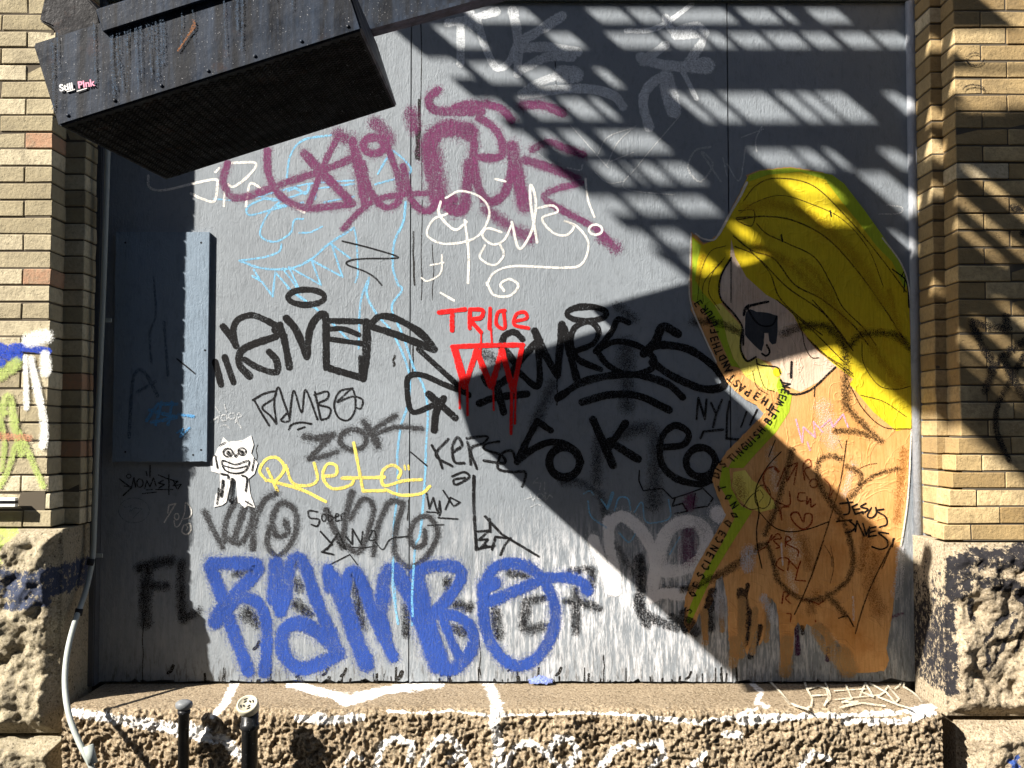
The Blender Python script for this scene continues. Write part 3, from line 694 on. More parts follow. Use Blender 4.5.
G(P_soft, [('K8', 50, [(470, 470), (480, 560), (470, 640), (500, 720)]), ('K8', 40, [(500, 690), (560, 720), (620, 740)]), ('K8', 46, [(600, 700), (650, 740)])], 'soft black spray beneath the white loops')
G(P_fine, [('K8', 5, ['s', (470, 120), (468, 160), (485, 200), (560, 190), (600, 230), (650, 215), (690, 200), (720, 190), (760, 230), (740, 260), (680, 270), (690, 210)]), ('K8', 6, ['s', (610, 290), (660, 280), (640, 250), (600, 260), (610, 230)])], 'cracked-looking fine black scribble left of the poster')
G(P_wfat, [('K8', 44, [(288, 392), (330, 500), (360, 590)]), ('K8', 44, [(350, 320), (352, 420), (372, 500), (375, 590)]), ('K8', 46, [(350, 330), (400, 300), (460, 340), (515, 420), (530, 500), (520, 620)]), ('K8', 50, [(550, 500), (560, 400), (610, 335), (690, 325), (735, 380), (715, 460), (640, 510), (570, 515)]), ('K8', 46, [(520, 620), (560, 605), (640, 610)]),
  ('K8', 60, [(780, 290), (790, 300)])], 'thick white spray loops left of the yellow strip')
G(P_plums, [('K8', 90, [(665, 370), (660, 460)]), ('K8', 60, [(670, 230), (670, 260)])], 'faint plum patch inside the white loop')
G(P_sky, [('K8', 5, [(250, 212), (275, 200), (290, 215)]), ('K8', 6, [(268, 240), (280, 300), (340, 345)]), ('K8', 12, [(365, 210), (345, 270)]), ('K8', 7, [(320, 235), (345, 270)]), ('K8', 6, [(372, 278), (390, 228), (425, 232), (435, 275)]), ('K8', 5, [(450, 285), (480, 245), (495, 320), (555, 322), (592, 300), (585, 235)]), ('K8', 6, [(390, 365), (428, 402), (455, 370)]), ('K8', 5, [(590, 450), (630, 380)])], 'light blue scribble around the white loops')
G(P_fine, [('P2', 8, ['s', (65, 470), (72, 385), (98, 470), (104, 392)]), ('P2', 8, ['s', (122, 405), (142, 450), (165, 392)]), ('P2', 8, [(142, 450), (130, 500)]), ('P2', 8, ['s', (80, 545), (92, 518), (170, 510)]), ('P2', 8, ['s', (195, 400), (185, 450), (183, 545), (260, 552)]), ('P2', 7, [(240, 500), (262, 440)]), ('P2', 7, [(275, 492), (303, 432)])], 'thin black initials between the marker words and the poster')
# thin name, grey words
G(P_fine, [('K1', 7, [(215, 515), (240, 560), (272, 612)]), ('K1', 7, [(208, 512), (250, 488), (296, 478), (290, 505), (245, 540), (278, 575), (300, 605)]), ('K1', 7, [(300, 600), (292, 520), (308, 462), (330, 520), (352, 590), (318, 592), (345, 560)]), ('K1', 7, [(352, 590), (362, 500), (372, 478), (400, 560), (412, 475), (430, 500), (462, 588)]),
  ('K1', 7, [(452, 480), (475, 588)]), ('K1', 7, [(450, 492), (500, 478), (502, 505), (465, 528), (512, 545), (505, 580), (478, 590)]), ('K1', 7, [(600, 465), (550, 478), (528, 530), (545, 580), (585, 590), (612, 540), (600, 470), (560, 500), (540, 520), (600, 498), (640, 512), (632, 545), (612, 540)]), ('K1', 7, [(350, 628), (362, 608), (400, 600), (438, 606)]), ('K1', 7, [(385, 628), (412, 618)])], 'thin black pen name above the grey word')
G(P_grey, [('K1', 30, [(410, 655), (460, 662), (522, 650)]), ('K1', 26, [(522, 650), (480, 690), (430, 742)]), ('K1', 26, [(430, 742), (490, 732), (540, 715)]), ('K1', 28, circ(603, 668, 52, 40)), ('K1', 36, [(645, 600), (680, 650), (700, 690)]), ('K1', 24, [(770, 575), (710, 610), (660, 650)]), ('K1', 22, [(700, 640), (780, 618), (872, 625)])], 'dark grey spray word of three letters')
G(P_yel, [('K2', 11, [(262, 200), (235, 160), (262, 115), (305, 110), (332, 150), (300, 198), (268, 198)]), ('K2', 11, [(265, 152), (305, 240)]), ('K2', 11, [(275, 200), (400, 235), (495, 282)]), ('K2', 11, [(338, 140), (365, 208), (425, 218), (462, 195), (450, 130)]), ('K2', 11, [(492, 182), (535, 175), (535, 140), (500, 135), (484, 185), (520, 230), (590, 218), (602, 190), (560, 188)]),
  ('K2', 11, [(605, 50), (625, 150), (642, 240)]), ('K2', 12, [(560, 190), (725, 186)]), ('K2', 11, [(642, 240), (740, 238)]), ('K2', 11, [(780, 190), (790, 160), (755, 138), (718, 165), (725, 218), (800, 200), (872, 195)]), ('K2', 11, [(730, 235), (790, 256), (870, 250), (905, 222)]), ('K2', 8, [(805, 140), (808, 155)]), ('K2', 8, [(820, 140), (822, 155)])], 'yellow crayon name under the grey word')
G(P_grey, [('K2', 26, [(20, 325), (50, 390), (88, 460)]), ('K2', 28, [(95, 440), (105, 350), (150, 272), (198, 290), (205, 350), (165, 440), (110, 430)]), ('K2', 30, [(208, 465), (215, 360), (255, 275), (300, 250)]), ('K2', 28, [(275, 380), (265, 450), (305, 495), (355, 450), (382, 370), (365, 305), (315, 290), (285, 350), (300, 415), (345, 405), (335, 360)]), ('K2', 34, [(180, 290), (130, 440)])], 'dark grey spray word at the left of the repeated pair')
G(P_grey, [('K2', 30, [(495, 315), (530, 390), (562, 460)]), ('K2', 30, [(560, 460), (575, 340), (598, 245)]), ('K2', 26, [(590, 350), (640, 272), (682, 300), (665, 390), (625, 480), (572, 450)]), ('K2', 26, [(682, 490), (700, 380), (745, 285), (795, 285)]), ('K2', 26, [(800, 290), (770, 400), (770, 490), (825, 540), (890, 500), (935, 410), (905, 345), (855, 350), (825, 410), (845, 460), (882, 445), (885, 395)])], 'dark grey spray word at the right of the repeated pair')
G(P_fine, [('K2', 6, [(462, 322), (428, 318), (432, 345), (468, 352), (462, 378), (438, 372)]), ('K2', 5, circ(488, 345, 9, 14)), ('K2', 5, [(505, 312), (508, 360), (525, 345), (508, 335)]), ('K2', 5, [(530, 345), (548, 335), (535, 330), (535, 358), (550, 355)]), ('K2', 5, [(558, 355), (556, 332), (570, 330)]),
  ('K2', 7, ['s', (475, 400), (520, 450), (480, 480), (525, 490)]), ('K2', 7, ['s', (500, 470), (545, 405), (575, 470), (540, 440)]), ('K2', 6, ['s', (575, 420), (600, 450), (600, 390), (635, 450), (640, 400)]), ('K2', 5, [(680, 395), (665, 430), (690, 430), (690, 400), (675, 395)]), ('K2', 5, [(690, 440), (720, 470), (750, 430), (820, 418)]), ('K2', 4, ['s', (510, 530), (590, 490), (620, 530)]), ('K2', 4, ['s', (590, 460), (640, 465), (700, 455)])], 'small black pen scribbles over the grey words')
# black letters under the blue name
G(P_flirt, [('K3', 38, [(118, 112), (180, 95), (240, 82)]), ('K3', 40, [(148, 110), (140, 220), (140, 325)]), ('K3', 34, [(160, 180), (220, 182)]), ('K3', 34, [(282, 90), (280, 200), (288, 315)]), ('K3', 30, [(290, 312), (350, 280)]), ('K3', 44, [(500, 130), (540, 120)]), ('K3', 60, [(540, 290), (580, 320)]), ('K3', 44, [(735, 165), (745, 185)]), ('K3', 44, [(730, 250), (780, 290)]), ('K3', 46, [(970, 160), (985, 340)]),
  ('K4', 40, [(345, 160), (350, 190)]), ('K4', 40, [(380, 255), (430, 265)]), ('K4', 46, [(360, 350), (420, 360)]), ('K4', 40, [(530, 270), (540, 375)]), ('K4', 30, [(590, 130), (660, 140)]), ('K4', 36, [(655, 245), (650, 345), (730, 340)]), ('K4', 30, [(655, 240), (740, 225)]), ('K4', 30, [(850, 190), (850, 360)]), ('K4', 30, [(810, 240), (870, 245), (940, 270)]), ('K4', 30, [(830, 125), (910, 120), (910, 180)]), ('K4', 30, [(180, 260), (180, 370)]), ('K4', 40, [(285, 330), (290, 350)])],
  'blurred black block capitals sprayed low on the boards')
G(P_blue, [('K3', 56, [(400, 92), (480, 92), (580, 98), (560, 145), (490, 215), (440, 270), (415, 320)]), ('K3', 54, [(392, 105), (430, 195), (460, 290), (500, 400), (545, 515)]), ('K3', 50, [(440, 300), (510, 228), (580, 245), (612, 310), (618, 400), (608, 520)]),
  ('K3', 62, [(655, 95), (650, 180), (645, 230)]), ('K3', 56, [(670, 280), (690, 220), (705, 120), (735, 70), (770, 110), (810, 230), (860, 350), (898, 440)]), ('K3', 60, [(900, 445), (840, 480), (750, 505), (690, 460), (675, 390), (700, 340), (760, 330), (830, 370), (880, 420)]), ('K3', 50, [(640, 200), (660, 260)]),
  ('K3', 48, [(858, 115), (862, 190)]), ('K3', 66, [(875, 150), (930, 270), (965, 380), (1010, 490)]), ('K4', 50, [(-60, 200), (-40, 125), (0, 150), (55, 300), (130, 460)]), ('K4', 60, [(60, 290), (85, 250), (95, 150), (135, 115), (185, 200), (240, 330), (300, 495)]), ('K4', 44, [(100, 140), (85, 260), (110, 420)]),
  ('K4', 50, [(215, 130), (290, 102), (380, 108), (398, 150), (350, 225), (285, 290)]), ('K4', 56, [(225, 140), (250, 240), (290, 380), (330, 500)]), ('K4', 50, [(290, 290), (380, 300), (440, 350), (440, 430), (380, 500), (330, 510)]), ('K4', 40, [(330, 320), (370, 420), (400, 470)]),
  ('K4', 48, [(500, 150), (485, 260), (500, 370), (550, 455), (620, 495), (700, 460), (755, 370), (768, 270), (730, 170), (660, 105), (580, 92), (520, 120), (485, 190), (500, 240), (600, 205), (720, 155), (810, 148), (870, 165), (898, 200)]), ('K4', 64, [(490, 180), (530, 170)])], 'huge blue spray name with white gaps along the bottom of the boards')
G(P_sky, [('K4', 8, [(130, 80), (130, 200), (150, 330)]), ('K4', 8, [(212, 100), (205, 220), (208, 300)])], 'two light blue runs crossing the blue letters')
# red tag
G(P_red, [('K6', 15, [(155, 167), (255, 155)]), ('K6', 14, [(205, 165), (205, 238)]), ('K6', 13, [(275, 158), (274, 230)]), ('K6', 13, [(275, 155), (325, 158), (318, 188), (282, 198), (318, 245)]), ('K6', 13, [(355, 150), (352, 230)]), ('K6', 6, [(358, 230), (362, 292)]), ('K6', 12, [(412, 160), (385, 168), (380, 215), (412, 228), (408, 165)]), ('K6', 12, [(450, 202), (498, 190), (490, 166), (458, 175), (450, 215), (505, 229)]),
  ('K6', 15, [(205, 302), (345, 297), (485, 295)]), ('K6', 24, [(215, 310), (255, 455)]), ('K6', 20, [(258, 450), (300, 320)]), ('K6', 20, [(300, 318), (360, 460)]), ('K6', 20, [(362, 455), (400, 318)]), ('K6', 20, [(402, 318), (445, 475)]), ('K6', 16, [(447, 475), (480, 302)]), ('K6', 7, [(235, 440), (235, 545)]), ('K6', 8, [(265, 455), (266, 572)]), ('K6', 7, [(367, 455), (369, 552)]), ('K6', 10, [(440, 470), (437, 645)]), ('K6', 7, [(456, 470), (452, 605)]), ('K6', 6, [(320, 240), (315, 385)])], 'red capital letters over a dripping red crown of three points')
G(P_fine, [('K7', 9, [(125, 60), (150, 105), (166, 150)]), ('K7', 9, [(190, 35), (140, 98), (205, 142)]), ('K7', 9, [(210, 85), (243, 60), (225, 28), (205, 70), (215, 125), (252, 130)]), ('K7', 9, [(265, 48), (272, 75), (278, 135)]), ('K7', 9, [(262, 32), (342, 25), (330, 50), (278, 75), (302, 152)]), ('K7', 9, [(390, 45), (340, 55), (332, 75), (400, 100), (410, 130), (330, 120)]), ('K7', 9, [(455, 120), (440, 82), (400, 95), (385, 150), (440, 165), (492, 165), (490, 200), (480, 222)]), ('K7', 8, [(205, 182), (250, 165), (272, 185), (220, 215), (212, 195), (255, 188)])], 'black pen name on the shadow edge with a looped flourish below')
G(P_fine, [('K7', 11, [(290, 182), (290, 300), (300, 470)]), ('K7', 10, ['s', (300, 470), (340, 455)]), ('K7', 9, ['s', (335, 340), (400, 410), (545, 497)]), ('K7', 8, ['s', (300, 400), (350, 395), (310, 432), (345, 430), (318, 465), (372, 455)]), ('K7', 8, ['s', (352, 350), (355, 400)]), ('K7', 8, ['s', (420, 425), (375, 420), (362, 470)]), ('K7', 8, ['s', (395, 492), (412, 450), (435, 425)])], 'black pen tag with one very tall stroke')
G(P_fine, [('K7', 6, ['s', (105, 250), (115, 310), (130, 265), (148, 330), (155, 280), (160, 320)]), ('K7', 6, ['s', (170, 238), (210, 300), (236, 285), (198, 265), (178, 312)]), ('K7', 5, ['s', (105, 322), (160, 325), (150, 345), (228, 350)]), ('K7', 4, ['s', (108, 375), (172, 372)]), ('K7', 5, ['s', (40, 85), (105, 140)])], 'small spiky black pen tag beside the joint')
G(P_wthin, [('K7', 4, ['s', (542, 188), (525, 208), (555, 208), (550, 235)]), ('K7', 4, ['s', (570, 205), (568, 240), (575, 250)]), ('K7', 4, ['s', (492, 272), (515, 265), (512, 248), (525, 280), (535, 250)]), ('K7', 5, circ(552, 262, 12)), ('K7', 4, ['s', (570, 250), (572, 280), (590, 255), (600, 265)]), ('K7', 4, ['s', (515, 302), (540, 290), (552, 296)])], 'tiny white tag in the middle of the big shadow')
G(P_wthin, [('K1', 6, ['s', (42, 600), (75, 575), (70, 600)]), ('K1', 5, circ(95, 582, 12)), ('K1', 5, circ(125, 575, 12)), ('K1', 5, [(140, 600), (150, 565), (162, 575), (145, 590), (165, 625)]), ('K1', 4, [(62, 540), (80, 565)]), ('K1', 4, [(95, 528), (105, 560)]), ('K1', 5, [(80, 615), (100, 610), (115, 622)])], 'tiny white tag above the white paper figure')
G(P_fine, [('K9', 9, ['s', (150, 298), (242, 368), (180, 425)]), ('K9', 7, circ(222, 278, 17, 15)), ('K9', 8, ['s', (190, 352), (245, 362), (262, 290), (275, 362)]), ('K9', 8, circ(308, 330, 24, 32)), ('K9', 8, ['s', (345, 372), (360, 312), (385, 358), (412, 290), (432, 352)]), ('K9', 9, [(386, 195), (384, 285)]), ('K9', 8, [(355, 240), (362, 272)]), ('K9', 9, ['s', (485, 310), (450, 330), (495, 342), (455, 368)]), ('K9', 8, ['s', (450, 268), (505, 292), (600, 322)]), ('K9', 9, [(530, 268), (530, 420)]), ('K9', 8, [(430, 380), (560, 380)]), ('K9', 8, [(328, 412), (432, 400)]), ('K9', 8, [(358, 382), (402, 380)]), ('K9', 8, ['s', (565, 312), (590, 372)]), ('K9', 8, ['s', (598, 315), (562, 352), (625, 340), (600, 375)])], 'small black star-topped pen tag below the raised panel')
G(P_dblue, [('K9', 4, circ(262, 540, 118, 95)), ('K9', 5, ['s', (170, 500), (200, 520), (240, 505), (230, 550), (270, 520), (320, 530), (260, 595)])], 'faint circled pen mark in the left shade')
G(P_white, [('K9', 9, ['s', (522, 560), (530, 500), (582, 488), (495, 632)]), ('K9', 8, circ(590, 588, 18, 24)), ('K9', 8, [(570, 620), (580, 665), (612, 650), (650, 560), (660, 480), (702, 540), (690, 590), (635, 610)]), ('K9', 9, [(660, 650), (690, 640), (700, 690), (665, 725), (630, 700), (650, 650), (675, 670), (665, 690)])], 'small white pen tag straddling the shadow edge')
PS = board_surf(.0161)
G(paint('sky_blue_spray', (.10, .35, .70), .5, .75, .3), [('C4', 9, ['s', (358, 440), (385, 400), (432, 400)]), ('C4', 9, ['s', (365, 415), (432, 432), (370, 445)]), ('C4', 8, ['s', (395, 395), (380, 450)]), ('C4', 8, ['s', (420, 395), (410, 450)]), ('C4', 7, [(435, 425), (472, 430)]), ('C4', 6, ['s', (432, 470), (445, 462), (440, 480), (462, 458)])], 'light blue scribble on the raised panel', PS, parent=pan)
G(P_dblue, [('C4', 8, [(315, 480), (325, 340), (350, 320), (385, 380)]), ('C4', 7, ['s', (335, 370), (380, 345)]), ('C4', 5, [(375, 90), (380, 180), (365, 230), (370, 300)]), ('C4', 6, [(400, 200), (410, 330)])], 'dark blue drawn figure on the raised panel', PS, parent=pan)
G(P_fine, [('C4', 3, [(432, 290), (475, 325)])], 'short scratch on the raised panel', PS, parent=pan)
# white paste-up figure
PSU = paint('paper', (.8,)*3)
M_wpaper = mat_paper('white_paper', (.66, .66, .66), (.80, .80, .80), (.5, .5, .48), .2, 8)
k = crpx('K2', [(92, 28), (112, 46), (168, 40), (202, 22), (212, 58), (202, 92), (228, 130), (215, 172), (192, 192), (198, 250), (218, 306), (190, 298), (176, 306), (156, 286), (150, 286), (142, 200), (128, 190), (116, 230), (104, 284), (88, 296), (55, 304), (62, 255), (80, 232), (78, 172), (45, 162), (40, 130), (62, 92), (70, 72), (82, 60)])
fig = empty('paper_figure', atd(233, 505), 'small white cut-paper monster with ears pasted left of the yellow name', 'paste-up')
fillpx('paper', k, M_wpaper, fig, .0026, thick=.0006)
strokes('drawn_lines', P_fine, [('K2', 5, circ(110, 88, 18, 16)), ('K2', 7, circ(112, 90, 4, 5)), ('K2', 5, circ(166, 84, 15, 14)), ('K2', 7, circ(166, 86, 4, 4)), ('K2', 5, ['s', (132, 90), (140, 105), (150, 92)]), ('K2', 5, [(90, 120), (140, 135), (192, 120), (180, 158), (140, 170), (98, 156), (90, 120)]), ('K2', 4, [(94, 140), (140, 150), (188, 140)]), ('K2', 7, [(85, 172), (110, 178), (112, 190)]), ('K2', 6, [(165, 178), (185, 190), (180, 240)]), ('K2', 9, [(92, 200), (84, 260)]), ('K2', 6, [(75, 230), (68, 290)]), ('K2', 12, [(128, 195), (120, 280)]), ('K2', 5, [(60, 100), (70, 150)]), ('K2', 5, [(215, 110), (205, 160)]), ('K2', 5, [(180, 280), (205, 295)]), ('K2', 4, [(78, 60), (100, 48)])], fig, base=.0029)

# =================================================================== big poster
M_skin = mat_paper('weathered_orange_paper', (.60, .29, .085), (.74, .43, .19), (.44, .17, .035), .7, 3.4, grain=.4)
M_face = mat_paper('faded_pink_paper', (.62, .45, .33), (.76, .64, .52), (.45, .26, .15), .5, 4, grain=.6)
M_hair = mat_paper('yellow_paper', (.62, .47, .010), (.72, .58, .03), (.56, .32, .012), .6, 2.6)
M_pale = mat_paper('pale_yellow_paper', (.72, .62, .10), (.80, .72, .22), (.7, .4, .05), .25, 6)
M_green = mat_paper('lime_paper', (.33, .45, .02), (.44, .56, .04), (.4, .35, .02), .3, 6)
M_eye = mat_paper('charcoal_paper', (.03, .034, .04), (.055, .06, .07), (.02, .02, .02), .3, 8)
poster = empty('pasted_poster', atd(800, 672), 'tall torn paper cut-out of a yellow-haired woman in profile pasted on the right sheet', 'poster')
outline = [(691, 232), (697, 236), (703, 243), (711, 242), (714, 236), (718, 236), (728, 215), (738, 196), (747, 178), (746, 175), (760, 170), (790, 167), (822, 172), (840, 183), (860, 208), (880, 237), (900, 263), (908, 290), (911, 340), (912, 395), (911, 430), (908, 480), (904, 520), (898, 560), (894, 600), (889, 632), (886, 648), (889, 660), (884, 671),
 (862, 673), (843, 671), (840, 660), (842, 648), (836, 640), (826, 646), (824, 636), (814, 628), (806, 624), (803, 632), (798, 622), (794, 628), (793, 650), (790, 664), (781, 668), (780, 650), (779, 622), (776, 604), (771, 598), (767, 612), (765, 636), (759, 646), (757, 628), (752, 640), (747, 655), (741, 640), (738, 660), (730, 655), (728, 630), (727, 600), (722, 575), (716, 580),
 (713, 600), (707, 612), (708, 640), (703, 640), (700, 612), (696, 622), (689, 633), (684, 624), (685, 597), (695, 569), (708, 546), (726, 515), (718, 498), (712, 480), (714, 471), (726, 452), (741, 437), (764, 414), (756, 405), (743, 398), (728, 384), (715, 361), (703, 333), (691, 310), (689, 285)]
PB = .0032
fillpx('paper_figure_body', outline, M_skin, poster, PB, thick=.0012, jag=.9)
hair = [(731, 238), (735, 257), (746, 277), (766, 295), (779, 302), (793, 315), (800, 328), (816, 348), (832, 363), (853, 379), (849, 384), (858, 394), (873, 412), (896, 431), (911, 428), (911, 360), (908, 290), (899, 264), (880, 238), (860, 209), (840, 184), (822, 173), (790, 168), (760, 171), (748, 176), (738, 197), (728, 216), (722, 232)]
fillpx('hair', hair, M_hair, poster, PB+.0004)
hair2 = [(692, 236), (703, 245), (715, 240), (722, 232), (731, 238), (730, 259), (721, 277), (719, 295), (722, 303), (712, 306), (703, 303), (692, 285)]
fillpx('hair', hair2, M_hair, poster, PB+.0004)
fillpx('painted_face', [(731, 240), (730, 259), (721, 277), (719, 295), (731, 313), (742, 325), (741, 351), (748, 361), (756, 358), (770, 362), (785, 385), (800, 392), (822, 380), (836, 366), (816, 350), (800, 330), (793, 315), (779, 302), (766, 295), (746, 277), (735, 257)], M_face, poster, PB+.0003)
fillpx('yellow_strip', [(710, 300), (722, 305), (731, 315), (742, 327), (741, 351), (748, 362), (758, 358), (770, 366), (782, 386), (778, 392), (765, 390), (745, 376), (735, 362), (727, 340), (720, 322)], M_pale, poster, PB+.0003)
fillpx('lime_strip', [(692, 238), (701, 246), (697, 262), (695, 280), (702, 292), (714, 305), (722, 318), (727, 340), (733, 358), (740, 368), (731, 366), (722, 345), (712, 322), (700, 306), (692, 300)], M_green, poster, PB+.0006)
fillpx('lime_strip', [(779, 376), (784, 389), (792, 394), (789, 412), (776, 432), (758, 451), (743, 468), (728, 468), (731, 462), (744, 448), (762, 430), (776, 412), (780, 398), (776, 386)], M_green, poster, PB+.0006)
fillpx('lime_strip', [(722, 466), (729, 468), (731, 488), (741, 506), (752, 511), (728, 549), (713, 574), (700, 602), (690, 624), (686, 622), (690, 606), (703, 574), (722, 543), (735, 517), (728, 500), (719, 485)], M_green, poster, PB+.0006)
fillpx('lime_strip', [(822, 173), (832, 175), (844, 184), (864, 210), (884, 238), (902, 266), (908, 285), (904, 288), (892, 262), (876, 246), (858, 222), (840, 200), (828, 184)], M_green, poster, PB+.0006)
fillpx('lime_strip', [(748, 176), (760, 171), (790, 168), (822, 173), (826, 180), (800, 172), (768, 175), (748, 182)], M_green, poster, PB+.0007)
fillpx('yellow_patch', [(733, 472), (745, 470), (752, 480), (760, 485), (773, 500), (776, 508), (760, 512), (748, 508), (738, 498), (732, 486)], M_pale, poster, PB+.0007)
fillpx('eye', crpx('K15', [(430, 300), (440, 250), (470, 228), (520, 250), (600, 255), (685, 280), (685, 400), (672, 500), (640, 505), (620, 480), (612, 415), (582, 415), (575, 500), (560, 560), (520, 530), (470, 480), (430, 430)]), M_eye, poster, PB+.0007, jag=.5)
fillpx('mouth', [(778+4.5*math.cos(t*.6)-1, 372+4.8*math.sin(t*.6)) for t in range(10)], M_hair, poster, PB+.0008)
LAYER[0] = 0
PO = PB+.0009
P_line = paint('thin_brown_ink', (.04, .02, .01), .2, .85, .1); P_ink = paint('black_ink', BLK, .1, .95)
P_rust = paint('rust_red_ink', (.27, .035, .01), .2, .85, .2); P_pink = paint('pink_crayon', (.75, .42, .60), .3, .75, .5)
P_ofog = paint('brown_black_fog', (.03, .018, .008), .88, .62, .15)
def T(mat, lst, name='drawn_lines', label=None): return strokes(name, mat, lst, poster, label=label, base=PO, wk=1.5 if mat == P_ofog else 1.0)
T(P_line, [('P1', 4, [(250, 200), (300, 140), (380, 112), (520, 140), (650, 260), (770, 400), (890, 560)]), ('P1', 3, [(235, 250), (300, 205), (400, 180), (520, 215), (640, 275), (740, 390), (800, 540)]), ('P1', 5, [(225, 275), (330, 262), (450, 280), (580, 350), (700, 480), (800, 620), (880, 745)]),
 ('P1', 4, [(300, 290), (340, 330), (420, 368), (530, 425), (600, 540), (640, 620), (720, 700), (770, 768)]), ('P1', 5, [(210, 340), (280, 395), (370, 430), (450, 530), (560, 590), (680, 690), (740, 768)]), ('P1', 4, [(270, 390), (350, 480), (390, 580), (470, 660), (560, 730)]), ('P1', 4, [(215, 380), (300, 420), (420, 540), (560, 640), (660, 768)]),
 ('P1', 3, [(180, 378), (120, 400), (82, 480), (68, 590)]), ('P1', 3, [(175, 425), (130, 480), (112, 560), (155, 630)]), ('P1', 3, [(165, 440), (95, 520), (90, 600)]), ('P1', 4, [(230, 240), (290, 240), (280, 300), (220, 270), (300, 262)]),
 ('P2', 5, [(500, 150), (580, 225), (680, 300)]), ('P2', 5, [(500, 150), (560, 210), (640, 260), (678, 290)]), ('P2', 4, [(450, 60), (520, 120), (600, 200), (660, 260)]), ('P2', 4, [(520, 0), (600, 90), (680, 200)]), ('P2', 3, [(715, 165), (722, 250), (780, 335), (850, 352), (905, 340)]), ('P2', 4, [(670, 340), (720, 430), (800, 500), (905, 508)]), ('P2', 3, [(710, 375), (800, 400), (890, 460)]),
 ('P2', 4, [(380, 0), (450, 60), (478, 120), (490, 180), (515, 225), (545, 228)]), ('P2', 3, [(300, 250), (330, 340), (370, 360)]), ('P2', 3, [(285, 280), (300, 340), (345, 372)]), ('K12', 5, circ(135, 340, 48, 70)), ('K12', 4, [(120, 300), (138, 335), (115, 372)]), ('K12', 4, [(0, 380), (60, 415), (110, 410)]),
 ('K12', 4, [(590, 0), (610, 50)]), ('K12', 3, [(690, 185), (760, 150), (820, 140)])])
T(paint('ochre_brushing', (.50, .30, .015), .9, .45, 0), [('P1', 60, [(260, 230), (400, 220), (560, 300), (700, 440), (800, 600)]), ('P1', 50, [(300, 380), (430, 450), (540, 560), (660, 680)]), ('P1', 44, [(820, 560), (850, 680), (870, 760)]), ('P2', 50, [(720, 120), (800, 250), (870, 330)]), ('P1', 30, [(90, 420), (70, 520)]), ('P1', 46, [(480, 440), (560, 520), (620, 640)])], 'hair_shading')
T(paint('brown_wash', (.30, .13, .03), .9, .42, 0), [('K12', 90, [(760, 560), (740, 700), (730, 768)]), ('K12', 80, [(380, 600), (420, 768)]), ('K13', 120, [(820, 100), (780, 260), (830, 420)]), ('K13', 90, [(450, 330), (420, 420)]), ('P3', 60, [(225, 90), (240, 140)]), ('K12', 70, [(980, 60), (960, 300), (940, 480)])], 'body_stains')
T(paint('pale_scuff', (.74, .62, .48), .9, .5, 0, .5), [('K12', 100, [(300, 560), (330, 700)]), ('K12', 70, [(180, 60), (220, 300)]), ('K12', 60, [(680, 150), (620, 330)]), ('K13', 70, [(300, 200), (320, 320)]), ('P2', 90, [(560, 420), (600, 560)]), ('K13', 50, [(480, 520), (600, 640)])], 'worn_patches')
T(P_ink, [('P1', 7, [(200, 425), (160, 500), (158, 580), (215, 650), (245, 700), (248, 768)]), ('P2', 7, [(245, 110), (238, 190), (262, 240), (298, 225)]), ('K15', 13, [(562, 578), (595, 595), (622, 565), (600, 510)]), ('K15', 18, [(420, 275), (440, 215), (520, 190), (612, 170)]), ('K15', 26, [(440, 220), (460, 205)]), ('K15', 12, [(450, 225), (500, 310), (560, 358), (640, 355), (680, 290)]),
 ('P2', 7, [(395, 315), (430, 368), (510, 355), (610, 265)]), ('P2', 9, [(438, 245), (436, 305)]), ('P2', 4, [(530, 345), (527, 380)]), ('P2', 5, [(300, 235), (310, 255), (380, 265), (395, 290)]), ('P1', 5, [(835, 470), (890, 520), (900, 620)]), ('P1', 4, [(870, 500), (885, 480), (880, 560)]), ('P1', 5, [(590, 240), (594, 262)]), ('P1', 6, [(398, 335), (402, 360)]), ('P1', 3, [(200, 430), (200, 600)]),
 ('K12', 6, [(245, 70), (170, 150), (110, 250), (92, 320), (112, 430), (98, 540), (105, 650), (130, 768)]), ('K12', 5, [(112, 430), (200, 520), (300, 550), (420, 530), (530, 490)]), ('K12', 5, [(210, 0), (170, 100)]), ('K12', 4, [(20, 400), (60, 340), (110, 300)]), ('K13', 7, [(590, 468), (640, 455), (665, 490), (680, 520)])])
T(P_line, [('K12', 6, [(638, 0), (600, 250), (530, 500), (440, 768)]), ('K13', 7, [(500, 0), (440, 180), (370, 350), (325, 445)]), ('K12', 6, [(925, 590), (850, 768)]), ('K13', 7, [(905, 30), (800, 240), (740, 390), (690, 560)]), ('K12', 3, [(505, 630), (545, 700), (550, 760)]), ('K13', 3, [(540, 30), (560, 150), (540, 260)])])
